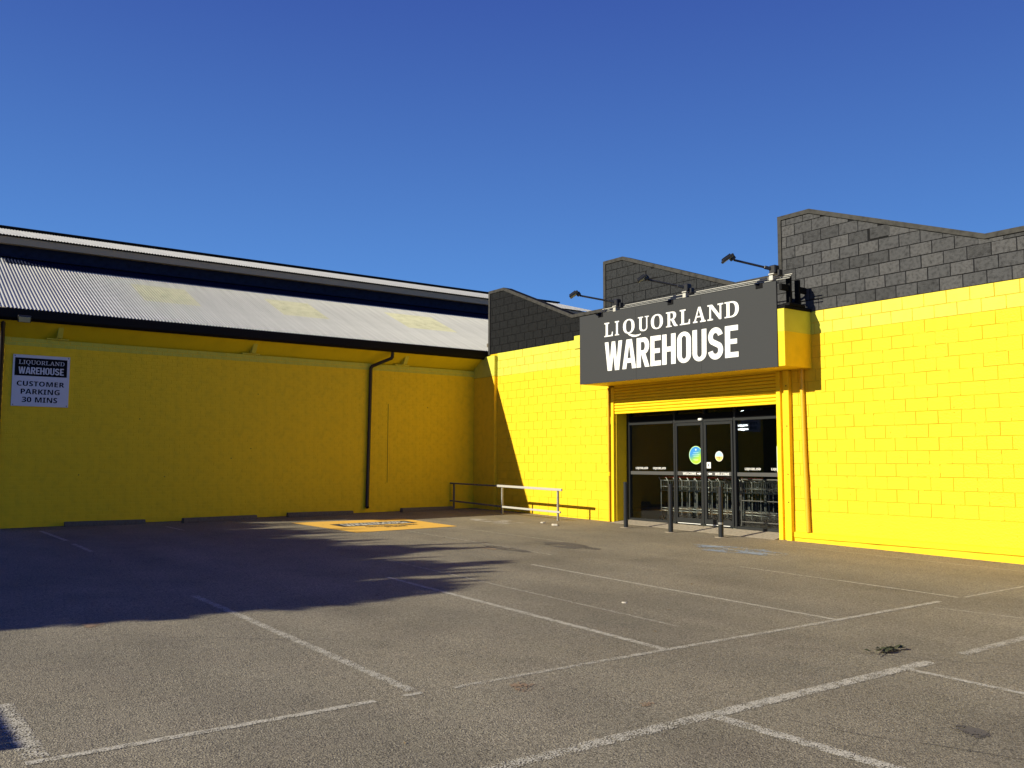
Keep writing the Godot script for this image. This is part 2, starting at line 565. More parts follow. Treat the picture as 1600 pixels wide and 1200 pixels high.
func build_ground() -> void:
	var xs := [-400.0, -150.0, -60.0, -35.0]
	var x := -26.0
	while x < 1.0:
		xs.append(x)
		x += 0.25
	xs += [1.0, 4.0, 30.0, 120.0, 400.0]
	var zs := [-400.0, -150.0, -50.0, -15.0, -4.0]
	var z := -1.0
	while z < 27.0:
		zs.append(z)
		z += 0.25
	zs += [27.0, 30.0, 60.0, 150.0, 400.0]
	var big := noise(0.16, 41, FastNoiseLite.TYPE_SIMPLEX_SMOOTH, 4)
	var mid := noise(0.9, 43, FastNoiseLite.TYPE_SIMPLEX_SMOOTH, 3)
	var streak := noise(0.5, 47, FastNoiseLite.TYPE_SIMPLEX_SMOOTH, 3)
	var st := S()
	var verts := []
	for j in zs.size():
		for i in xs.size():
			var px: float = xs[i]
			var pz: float = zs[j]
			var v := 0.315 * (1.0 + 0.22 * big.get_noise_2d(px, pz) + 0.10 * mid.get_noise_2d(px, pz) + 0.20 * streak.get_noise_2d(px * 1.6, pz * 0.28))
			var dust := clampf(1.0 - absf(px) / 2.6, 0.0, 1.0) * clampf((pz - 2.0) / 4.0, 0.0, 1.0)
			var oil := smoothstep(0.22, 0.5, mid.get_noise_2d(px * 0.7 + 300, pz * 0.5 + 40)) * 0.16
			v *= 1.0 - oil
			for k in [[-10.2, 13.4, 0.5], [-7.7, 13.9, 0.45], [-5.2, 14.2, 0.4], [-12.7, 14.2, 0.45], [-8.9, 20.0, 0.6], [-6.6, 19.6, 0.5]]:
				v *= 1.0 - 0.20 * exp(-(pow((px - k[0]) / k[2], 2) + pow((pz - k[1]) / (k[2] * 1.7), 2)))
			var warm := 0.5 + 0.5 * mid.get_noise_2d(px * 0.4 + 90, pz * 0.4)
			var c := Color(v, v * (0.965 - 0.02 * warm), v * (0.83 - 0.06 * warm))
			c = c.lerp(Color(0.35, 0.29, 0.20), dust * 0.45)
			var y := gy(px, pz) - 0.002
			st.set_color(c)
			st.set_normal(Vector3.UP)
			st.set_uv(Vector2(px, pz) * 0.78)
			st.add_vertex(Vector3(px, y, pz))
	var w := xs.size()
	for j in zs.size() - 1:
		for i in w - 1:
			var a := j * w + i
			for k in [a, a + 1, a + w + 1, a, a + w + 1, a + w]:
				st.add_index(k)
	var g := obj("car_park_ground", st, M.asphalt)
	structure(g)
	g.set_meta("label", "worn grey asphalt car park with faded white bay lines")
	# bay lines
	ground_line(g, -11.56, 11.3, -11.5, 16.55, 0.10, M.line_mid, 0.2)
	ground_line(g, -8.91, 11.25, -8.96, 16.68, 0.085, M.line_good, 0.5)
	ground_line(g, -6.43, 11.3, -6.46, 16.68, 0.065, M.line_good, 0.8)
	ground_line(g, -3.95, 13.3, -3.98, 15.0, 0.06, M.line_worn, 0.1)
	ground_line(g, -3.95, 15.0, -3.99, 16.7, 0.06, M.line_good, 0.3)
	ground_line(g, -14.03, 15.2, -14.0, 16.55, 0.15, M.line_mid, 0.35)
	ground_line(g, -14.06, 16.62, -11.85, 16.63, 0.075, M.line_good, 0.7)
	ground_line(g, -11.62, 16.63, -11.46, 16.63, 0.06, M.line_good, 0.9)
	ground_line(g, -11.2, 16.64, -9.7, 16.65, 0.07, M.line_worn, 0.9)
	ground_line(g, -9.72, 16.65, -6.5, 16.71, 0.075, M.line_mid, 0.15)
	ground_line(g, -6.5, 16.71, -4.45, 16.72, 0.075, M.line_good, 0.65)
	ground_line(g, -3.9, 16.73, -1.3, 16.75, 0.06, M.line_mid, 0.4)
	ground_line(g, -12.0, 18.23, -11.3, 18.23, 0.12, M.line_worn, 0.1)
	ground_line(g, -11.3, 18.23, -10.1, 18.24, 0.13, M.line_mid, 0.55)
	ground_line(g, -10.15, 18.24, -7.45, 18.28, 0.125, M.line_good, 0.25)
	ground_line(g, -6.95, 18.29, -4.4, 18.27, 0.11, M.line_mid, 0.75)
	ground_line(g, -10.14, 18.3, -10.0, 20.6, 0.12, M.line_good, 0.12)
	ground_line(g, -7.84, 18.34, -7.8, 20.6, 0.075, M.line_good, 0.62)
	ground_line(g, -0.92, 11.5, -0.89, 17.5, 0.035, M.line_mid, 0.2)
	ground_line(g, -11.78, 1.1, -11.68, 3.5, 0.09, M.line_good, 0.33)
	ground_line(g, -11.68, 4.2, -11.65, 5.7, 0.09, M.line_mid, 0.83)
	ground_line(g, -9.3, 1.4, -9.24, 2.6, 0.07, M.line_mid, 0.44)
	ground_line(g, -5.3, 5.3, -5.4, 10.5, 0.06, M.line_ghost, 0.5)
	ground_line(g, -4.0, 5.5, -3.9, 9.0, 0.06, M.line_ghost, 0.2)
	ground_line(g, -8.0, 9.5, -8.1, 16.0, 0.06, M.line_ghost, 0.9)
	ground_line(g, -4.9, 16.9, -4.5, 19.0, 0.07, M.line_ghost, 0.6)
	# worn accessible-bay symbols
	ground_patch(g, "accessible_bay_patch", blob(-2.25, 11.75, 0.5, 1.0, 5), 0.003, M.blue_paint, 0.5).set_meta("label", "worn blue accessible bay symbol on the asphalt before the right door jamb")
	for k in [[-2.0, 11.0, -2.35, 11.9], [-2.35, 11.9, -2.25, 12.7], [-2.05, 11.1, -1.9, 11.8]]:
		ground_line(g, k[0], k[1], k[2], k[3], 0.09, M.line_mid, 0.3, "accessible_symbol_stroke")
	ground_patch(g, "accessible_bay_patch", blob(-2.3, 4.4, 0.42, 1.0, 9), 0.003, M.white_patch, 0.6).set_meta("label", "faded whitish accessible bay symbol on the asphalt before the handrail")
	# stains and patches
	ground_patch(g, "rust_stain", blob(-10.75, 16.95, 0.13, 0.16, 15), 0.003, M.rust, 0.9)
	ground_patch(g, "rust_stain", blob(-12.9, 12.6, 0.16, 0.25, 17), 0.003, M.rust, 1.0)
	ground_patch(g, "rust_stain", blob(-10.3, 17.75, 0.1, 0.1, 19), 0.003, M.rust, 1.1)
	ground_patch(g, "tar_stain", blob(-5.5, 9.3, 0.18, 0.7, 21), 0.003, M.tar, 0.6)
	ground_patch(g, "tar_stain", blob(-4.3, 9.4, 0.35, 1.0, 22), 0.003, M.tar, 0.5)
	ground_patch(g, "rust_stain", blob(-5.75, 8.9, 0.10, 0.45, 23), 0.0035, M.rust, 0.7)
	ground_patch(g, "tar_stain", blob(-9.05, 19.45, 0.12, 0.14, 25), 0.003, M.tar, 0.9)
	for k in [[-8.0, 17.2, -6.6, 19.4], [-12.8, 13.2, -10.9, 14.9], [-5.2, 10.0, -3.2, 12.6], [-9.8, 18.6, -8.9, 21.0]]:
		var cr := RandomNumberGenerator.new()
		cr.seed = int(k[1] * 100.0)
		var a := Vector2(k[0], k[1])
		for j in 9:
			var e := Vector2(k[0], k[1]).lerp(Vector2(k[2], k[3]), (j + 1) / 9.0) + Vector2(cr.randf_range(-0.07, 0.07), cr.randf_range(-0.07, 0.07))
			ground_line(g, a.x, a.y, e.x, e.y, cr.randf_range(0.006, 0.013), M.tar, 0.1 * j, "crack")
			a = e
	# grit and leaf litter along the foot of the walls
	ground_patch(g, "wall_grit", ragged_strip(-12.4, -0.05, 0.02, 0.34, 3), 0.003, M.grit, 0.9)
	var lt := S()
	rng.seed = 91
	for k in 420:
		var on_left := rng.randf() < 0.6
		var c := Vector2(rng.randf_range(-12.4, -0.1), 0.05 + absf(rng.randfn(0.0, 0.22))) if on_left else Vector2(-0.12 - absf(rng.randfn(0.0, 0.16)), rng.randf_range(11.5, 19.0) if rng.randf() < 0.7 else rng.randf_range(1.2, 5.9))
		if rng.randf() < 0.12:
			c = Vector2(rng.randf_range(-13.0, -1.0), rng.randf_range(2.0, 20.0))
		var a := rng.randf() * TAU
		var l := rng.randf_range(0.012, 0.035)
		var p0 := on_ground(c.x, c.y, 0.004)
		var d := Vector3(cos(a), rng.randf_range(0.0, 0.35), sin(a)) * l
		var sd := Vector3(-sin(a), 0.1, cos(a)) * l * 0.35
		qo(lt, p0 - d, p0 - sd + Vector3(0, 0.004, 0), p0 + d, p0 + sd + Vector3(0, 0.004, 0), Vector3.UP)
	stuff(obj("leaf_litter", lt, M.litter, g))
	# concrete threshold that ramps up to the shop doors
	var th := S()
	var a0 := -0.10
	var zz := [6.15, 7.4, 8.6, 9.8, 11.02]
	for i in 4:
		var z0: float = zz[i]
		var z1: float = zz[i + 1]
		var y0 := -1.366 - 0.0068 * (z0 - 6.3)
		var y1 := -1.366 - 0.0068 * (z1 - 6.3)
		var e0 := a0 + 0.09 * sin(z0 * 5.0)
		var e1 := a0 + 0.09 * sin(z1 * 5.0)
		q(th, Vector3(e0, gy(e0, z0) + 0.004, z0), Vector3(e1, gy(e1, z1) + 0.004, z1), Vector3(0.36, y1, z1), Vector3(0.36, y0, z0))
		q(th, Vector3(e0, gy(e0, z0) - 0.1, z0), Vector3(e1, gy(e1, z1) - 0.1, z1), Vector3(e1, gy(e1, z1) + 0.004, z1), Vector3(e0, gy(e0, z0) + 0.004, z0))
	var t := obj("concrete_threshold", th, M.concrete)
	structure(t)
	t.set_meta("label", "pale concrete threshold sloping up to the shop doors")

func build_ground_ad() -> void:
	var t := thing("painted_ground_sign", "yellow orange rectangle painted on the asphalt with a black lettered panel", "ground sign", on_ground(-5.2, 3.6))
	var p := t.position
	var o := ground_patch(t, "yellow_field", [Vector2(-6.62, 2.05), Vector2(-3.78, 2.42), Vector2(-3.82, 5.02), Vector2(-6.40, 5.12)], 0.004, M.mat_paint, 0.6)
	o.position -= p
	o = ground_patch(t, "black_panel", [Vector2(-6.07, 3.02), Vector2(-4.10, 3.02), Vector2(-4.12, 3.72), Vector2(-6.06, 3.78)], 0.008, M.mat_black, 0.6)
	o.position -= p
	var flat := Basis(Vector3(1, 0.0105, 0), Vector3(0, 0.0145, -1), Vector3(0, 1, 0.0145))
	var words := [["WAREHOUSE", -5.9, -4.26, 3.66, 3.36, M.mat_white], ["LIQUORLAND", -5.85, -4.3, 3.30, 3.12, M.mat_white], ["CUSTOMER PARKING", -5.65, -4.35, 4.15, 3.98, M.mat_black], ["30 MINS", -5.3, -4.75, 4.40, 4.24, M.mat_black]]
	for w in words:
		var m := fit_text(w[0], "sans", w[2] - w[1], w[3] - w[4], 0.002)
		o = mi("lettering", m, w[5], t)
		o.transform = Transform3D(flat, on_ground((w[1] + w[2]) * 0.5, (w[3] + w[4]) * 0.5, 0.010) - p)

# ---------------------------------------------------------------- lettering
var fonts := {}
func font(kind: String) -> Font:
	if fonts.is_empty():
		for k in [["sans", "Droid Sans", 700], ["serif", "Droid Serif", 400], ["serif_bold", "Droid Serif", 700], ["plain", "Droid Sans", 400]]:
			var f := SystemFont.new()
			f.font_names = PackedStringArray([k[1]])
			f.font_weight = k[2]
			fonts[k[0]] = f
	return fonts[kind]

# text stretched to an exact width and height, centred, face towards +z
func fit_text(text: String, kind: String, w: float, h: float, depth: float) -> ArrayMesh:
	var t := TextMesh.new()
	t.font = font(kind)
	t.text = text
	t.font_size = 64
	t.pixel_size = 0.01
	t.depth = 0.1
	var bb := t.get_aabb()
	var arr := t.get_mesh_arrays()
	var vs: PackedVector3Array = arr[Mesh.ARRAY_VERTEX]
	var c := bb.get_center()
	var k := Vector3(w / bb.size.x, h / bb.size.y, depth / bb.size.z)
	for i in vs.size():
		vs[i] = (vs[i] - c) * k
	arr[Mesh.ARRAY_VERTEX] = vs
	var m := ArrayMesh.new()
	m.add_surface_from_arrays(Mesh.PRIMITIVE_TRIANGLES, arr)
	return m

func arc(cx: float, cy: float, rx: float, ry: float, a0: float, a1: float, n := 10) -> Array:
	var out := []
	for i in n + 1:
		var a := deg_to_rad(lerpf(a0, a1, float(i) / n))
		out.append(Vector2(cx + rx * cos(a), cy + ry * sin(a)))
	return out

func V(a: Array) -> Array:
	var out := []
	for i in range(0, a.size(), 2):
		out.append(Vector2(a[i], a[i + 1]))
	return out

# heavy condensed capitals in a unit box, each a list of outlines that butt together
func heavy(ch: String) -> Array:
	match ch:
		"W":
			return [V([0, 1, 0.17, 0, 0.41, 0, 0.5, 0.52, 0.59, 0, 0.83, 0, 1, 1, 0.79, 1, 0.70, 0.36, 0.60, 1, 0.40, 1, 0.30, 0.36, 0.21, 1])]
		"A":
			return [V([0, 0, 0.29, 0, 0.34, 0.2, 0.38, 0.36, 0.5, 0.82, 0.5, 1, 0.30, 1]), V([1, 0, 0.70, 1, 0.5, 1, 0.5, 0.82, 0.62, 0.36, 0.66, 0.2, 0.71, 0]), V([0.34, 0.2, 0.66, 0.2, 0.62, 0.36, 0.38, 0.36])]
		"R":
			return [V([0, 0, 0.34, 0, 0.34, 1, 0, 1]), V([0.34, 1]) + arc(0.60, 0.72, 0.38, 0.28, 90, -90, 14) + V([0.34, 0.44, 0.34, 0.57]) + arc(0.52, 0.71, 0.13, 0.14, -90, 90, 10) + V([0.34, 0.85]), V([0.36, 0.44, 0.70, 0.44, 1, 0, 0.66, 0])]
		"E":
			return [V([0, 0, 1, 0, 1, 0.165, 0.39, 0.165, 0.39, 0.42, 0.9, 0.42, 0.9, 0.575, 0.39, 0.575, 0.39, 0.835, 0.98, 0.835, 0.98, 1, 0, 1])]
		"H":
			return [V([0, 0, 0.335, 0, 0.335, 0.42, 0.665, 0.42, 0.665, 0, 1, 0, 1, 1, 0.665, 1, 0.665, 0.585, 0.335, 0.585, 0.335, 1, 0, 1])]
		"O":
			var top := V([1, 0.5]) + arc(0.5, 0.74, 0.5, 0.26, 0, 180, 16) + V([0, 0.5, 0.335, 0.5]) + arc(0.5, 0.76, 0.165, 0.11, 180, 0, 10) + V([0.665, 0.5])
			var low := []
			for v in top:
				low.append(Vector2(v.x, 1.0 - v.y))
			return [top, low]
		"U":
			return [V([0, 1]) + arc(0.5, 0.26, 0.5, 0.26, 180, 360, 16) + V([1, 1, 0.665, 1]) + arc(0.5, 0.24, 0.165, 0.11, 0, -180, 10) + V([0.335, 1])]
		"S":
			var p := []
			p += arc(0.26, 0.70, 0.175, 0.195, 12, 225, 16)
			p += arc(0.26, 0.30, 0.18, 0.195, 42, -172, 16)
			for i in p.size():
				p[i] = Vector2(p[i].x - 0.005, p[i].y)
			var poly: Array = Geometry2D.offset_polyline(PackedVector2Array(p), 0.083, Geometry2D.JOIN_ROUND, Geometry2D.END_BUTT)
			var out := []
			var r := Rect2(poly[0][0], Vector2.ZERO)
			for v in poly[0]:
				r = r.expand(v)
			for v in poly[0]:
				out.append((v - r.position) / r.size)
			return [out]
	return []

func heavy_mesh(ch: String, w: float, h: float, depth: float) -> ArrayMesh:
	var st := S()
	for poly in heavy(ch):
		var p := PackedVector2Array()
		for v in poly:
			p.append(Vector2((v.x - 0.5) * w, (v.y - 0.5) * h))
		extrude(st, p, 0.0, depth)
	return st.commit()

# ---------------------------------------------------------------- left building
func build_left() -> void:
	var b := thing("metal_roofed_shed", "long yellow painted brick shed with a corrugated metal roof and dark clerestory", "warehouse", Vector3(-6.0, -1.4, -3.0))
	var p := -b.position
	var X := Transform3D(Basis(), p)
	# wall
	var st := S()
	box(st, Vector3(-6.26, 0.55, -0.129), Vector3(12.52, 4.40, 0.25))
	var wall := obj("brick_wall", st, M.shed_yellow_lifted, b, X)
	var by := S()
	var bl := S()
	rng.seed = 7
	var row := 0
	var y := -1.55
	while y < 2.74:
		var x := -12.52 + (0.12 if row % 2 else 0.0)
		if row % 2:
			x -= 0.24
		while x < 0.0:
			var xa := maxf(x + 0.004, -12.52)
			var xb := minf(x + 0.236, 0.0)
			if xb - xa > 0.02:
				var d := rng.randf_range(0.0014, 0.0027)
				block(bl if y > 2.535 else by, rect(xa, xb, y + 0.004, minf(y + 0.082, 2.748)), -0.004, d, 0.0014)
			x += 0.24
		y += 0.086
		row += 1
	stuff(obj("brick", by, M.shed_yellow_lifted, wall))
	stuff(obj("brick", bl, M.lemon, wall))
	st = S()
	box(st, Vector3(-6.26, 2.752, -0.06), Vector3(12.52, 0.012, 0.14), 0.002)
	obj("wall_plate", st, M.lemon, b, X)
	st = S()
	box(st, Vector3(-2.985, 0.55, 0.003), Vector3(0.012, 2.2, 0.006))
	obj("control_joint", st, M.joint_dark, b, X)
	for k in [[-9.62, 1.02], [-6.9, 0.35], [-10.9, -0.3], [-9.0, -0.35], [-7.4, 0.1], [-1.7, 1.6], [-6.75, 1.75]]:
		st = S()
		disc(st, 0.013, 0.0055, 10)
		obj("bolt_hole", st, M.joint_dark, b, Transform3D(Basis(), p + Vector3(k[0], k[1], 0)))
	# sloping lining under the eave
	st = S()
	var sa := Vector3(-12.9, 2.765, -0.07)
	var sb := Vector3(-0.003, 2.765, -0.07)
	var sc := Vector3(-0.003, 3.10, 0.47)
	var sd := Vector3(-12.9, 3.10, 0.47)
	q(st, sd, sc, sb, sa)
	q(st, sa + Vector3(0, 0.02, -0.01), sb + Vector3(0, 0.02, -0.01), sc + Vector3(0, 0.02, -0.01), sd + Vector3(0, 0.02, -0.01))
	obj("eave_lining", st, M.eave_yellow, b, X)
	for x in [-11.47, -6.98, -2.58]:
		st = S()
		box(st, Vector3(x, 2.775, 0.0), Vector3(0.46, 0.03, 0.14), 0.004)
		var base := obj("truss_shoe", st, M.lemon, b, X)
		st = S()
		extrude(st, PackedVector2Array([Vector2(-0.05, 2.79), Vector2(0.20, 2.79), Vector2(0.36, 3.03), Vector2(0.26, 3.0), Vector2(0.05, 2.87)]), -0.055, 0.055, Transform3D(Basis(Vector3(0, 0, 1), Vector3(0, 1, 0), Vector3(-1, 0, 0)), Vector3(x + 0.02, 0, -0.02)))
		obj("truss_end", st, M.lemon, base)
	# gutter and fascia
	st = S()
	extrude(st, PackedVector2Array([Vector2(0.46, 3.07), Vector2(0.56, 3.06), Vector2(0.605, 3.12), Vector2(0.61, 3.31), Vector2(0.60, 3.315), Vector2(0.45, 3.26)]), 0.0, 12.95, Transform3D(Basis(Vector3(0, 0, 1), Vector3(0, 1, 0), Vector3(-1, 0, 0)), Vector3(-0.012, 0, 0)))
	obj("gutter", st, M.gutter, b, X)
	# downpipe
	st = S()
	tube(st, [Vector3(-3.13, 3.08, 0.50), Vector3(-3.13, 2.93, 0.48), Vector3(-3.16, 2.89, 0.46), Vector3(-3.55, 2.68, 0.09), Vector3(-3.575, 2.62, 0.062), Vector3(-3.60, 0.4, 0.06), Vector3(-3.62, -1.2, 0.06), Vector3(-3.62, -1.23, 0.09)], 0.047, 10)
	obj("downpipe", st, M.brown_pipe, b, X)
	st = S()
	tube(st, [Vector3(-12.60, 3.08, 0.35), Vector3(-12.60, 2.8, 0.30), Vector3(-12.57, 2.5, 0.06), Vector3(-12.57, -1.3, 0.06)], 0.045, 10)
	obj("downpipe", st, M.brown_pipe, b, X)
	# lower roof
	var rb := Vector2(-4.90, 5.64)
	st = S()
	corrugated(st, -12.95, 9.0, Vector2(0.60, 3.325), rb, 0.0, 0.012, 0.0762, 0.015)
	var roof := obj("corrugated_roof", st, M.zinc, b, X)
	for k in [[-9.30, -7.86], [-5.60, -4.20], [-1.63, 0.14]]:
		st = S()
		var za := -1.28
		var zb := -2.95
		corrugated(st, k[0], k[1], Vector2(za, 3.325 + (0.60 - za) * 0.4209), Vector2(zb, 3.325 + (0.60 - zb) * 0.4209), -0.010, 0.012, 0.0762)
		obj("skylight_sheet", st, M.skylight, roof)
	st = S()
	box(st, Vector3(-1.9, 5.43, -4.27), Vector3(22.0, 0.05, 0.08), 0.01)
	obj("roof_flashing", st, M.navy, b, X)
	st = S()
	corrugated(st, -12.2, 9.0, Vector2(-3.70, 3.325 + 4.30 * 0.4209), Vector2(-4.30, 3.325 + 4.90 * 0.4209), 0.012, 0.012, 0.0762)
	obj("shaded_roof_strip", st, M.navy, b, X)  # dark sheet standing in for the eave shade on the roof
	# clerestory wall and upper roof
	st = S()
	box(st, Vector3(-1.72, 5.63, -4.40), Vector3(21.4, 0.62, 0.16))
	obj("clerestory_wall", st, M.navy, b, X)
	st = S()
	box(st, Vector3(-12.36, 5.62, -4.26), Vector3(0.09, 0.5, 0.09), 0.005)
	obj("corner_post", st, mat(lin(0.10, 0.15, 0.2), 0.6), b, X)
	st = S()
	box(st, Vector3(-1.75, 5.82, -4.16), Vector3(21.6, 0.18, 0.18))
	obj("eave_board", st, M.soffit_grey, b, X)
	st = S()
	corrugated(st, -12.55, 9.1, Vector2(-3.99, 5.945), Vector2(-7.5, 6.90))
	corrugated(st, -12.55, 9.1, Vector2(-7.5, 6.90), Vector2(-12.0, 5.6))
	obj("upper_roof", st, M.zinc, b, X)
	st = S()
	box(st, Vector3(-1.72, 6.93, -7.5), Vector3(21.75, 0.05, 0.35), 0.02)
	obj("ridge_cap", st, M.gutter, b, X)
	# end and back walls
	st = S()
	extrude(st, PackedVector2Array([Vector2(-0.26, -1.8), Vector2(-10.9, -1.8), Vector2(-10.9, 5.85), Vector2(-7.5, 6.82), Vector2(-4.95, 6.1), Vector2(-4.95, 5.55), Vector2(-0.26, 3.6)]), 12.30, 12.50, Transform3D(Basis(Vector3(0, 0, 1), Vector3(0, 1, 0), Vector3(-1, 0, 0)), Vector3.ZERO))
	extrude(st, PackedVector2Array([Vector2(-0.26, -1.8), Vector2(-10.9, -1.8), Vector2(-10.9, 5.85), Vector2(-7.5, 6.82), Vector2(-4.95, 6.1), Vector2(-4.95, 5.55), Vector2(-0.26, 3.6)]), -8.95, -8.75, Transform3D(Basis(Vector3(0, 0, 1), Vector3(0, 1, 0), Vector3(-1, 0, 0)), Vector3.ZERO))
	box(st, Vector3(-1.8, 1.7, -10.8), Vector3(21.2, 6.9, 0.2))
	box(st, Vector3(4.7, 1.0, -0.13), Vector3(8.5, 5.2, 0.2))
	obj("rear_wall", st, M.old_concrete, b, X)
	# lamp under the gutter
	var f := thing("floodlight", "small square floodlight under the dark gutter above the parking notice", "floodlight", Vector3(-12.24, 3.03, 0.63))
	st = S()
	box(st, Vector3(0, 0.06, 0.06), Vector3(0.26, 0.07, 0.15), 0.012, Basis(Vector3.RIGHT, -1.05))
	obj("housing", st, M.dark_metal, f)
	st = S()
	box(st, Vector3(0, 0.06, 0.06) + Basis(Vector3.RIGHT, -1.05) * Vector3(0, -0.037, 0), Vector3(0.22, 0.008, 0.12), 0.002, Basis(Vector3.RIGHT, -1.05))
	obj("lens", st, M.floodglass, f)
	st = S()
	bar(st, Vector3(0, 0.06, 0.0), Vector3(0, 0.10, -0.06), 0.06, 0.03)
	obj("bracket", st, M.dark_metal, f)

func build_parking_notice() -> void:
	var t := thing("parking_notice", "white parking notice with black shop name panel on the shaded yellow wall", "sign", Vector3(-11.765, 1.23, 0.006))
	var st := S()
	box(st, Vector3(0, 0.575, 0.012), Vector3(1.15, 1.15, 0.014), 0.003)
	obj("board", st, M.sign_white, t)
	st = S()
	box(st, Vector3(-0.008, 0.88, 0.0212), Vector3(1.055, 0.40, 0.003))
	obj("black_panel", st, M.black, t)
	for w in [["LIQUORLAND", "serif", -0.46, 0.46, 0.912, 1.03, M.sign_white, 0.0245], ["CUSTOMER", "sans", -0.48, 0.475, 0.45, 0.562, M.black, 0.0205], ["PARKING", "sans", -0.395, 0.39, 0.272, 0.388, M.black, 0.0205], ["30 MINS", "sans", -0.365, 0.345, 0.088, 0.208, M.black, 0.0205]]:
		mi("lettering", fit_text(w[0], w[1], w[3] - w[2], w[5] - w[4], 0.003), w[6], t, Transform3D(Basis(), Vector3((w[2] + w[3]) * 0.5, (w[4] + w[5]) * 0.5, w[7])))
	var zz := warehouse_spans()
	var z0: float = zz[0][1]
	var z1: float = zz[8][2]
	st = S()
	for k in zz:
		var a: float = remap(k[1], z0, z1, -0.46, 0.455)
		var e: float = remap(k[2], z0, z1, -0.46, 0.455)
		st.append_from(heavy_mesh(k[0], e - a, 0.155, 0.003), 0, Transform3D(Basis(), Vector3((a + e) * 0.5, 0.80, 0.0232)))
	obj("lettering", st, M.sign_white, t)
	for c in [[-0.54, 0.03], [0.54, 0.03], [-0.54, 1.12], [0.54, 1.12]]:
		st = S()
		disc(st, 0.012, 0.0205, 10)
		obj("screw", st, M.dark_metal, t, Transform3D(Basis(), Vector3(c[0], c[1], 0)))

func warehouse_spans() -> Array:
	return [["W", 6.759, 7.358], ["A", 7.364, 7.818], ["R", 7.835, 8.245], ["E", 8.275, 8.602], ["H", 8.638, 9.042], ["O", 9.085, 9.484], ["U", 9.526, 9.915], ["S", 9.962, 10.358], ["E", 10.409, 10.755]]

# ---------------------------------------------------------------- right building
const C0 := -0.905
const CH := 0.2286
const CL := 0.404
var profile := PackedVector2Array([Vector2(0.64, 5.11), Vector2(1.42, 5.11), Vector2(4.56, 3.89), Vector2(5.78, 3.89), Vector2(5.78, 5.08), Vector2(6.50, 5.08), Vector2(9.98, 3.86), Vector2(11.12, 3.86), Vector2(11.12, 5.03), Vector2(11.88, 5.03), Vector2(15.27, 3.82), Vector2(16.36, 3.82), Vector2(16.36, 5.0), Vector2(17.12, 5.0), Vector2(19.0, 4.33)])

func phase(r: int) -> float:
	if r == 17:
		return 0.78
	if r == 18:
		return 0.27
	if r > 18:
		return 0.0 if r % 2 else 0.5
	return 0.5 if r % 2 else 0.05

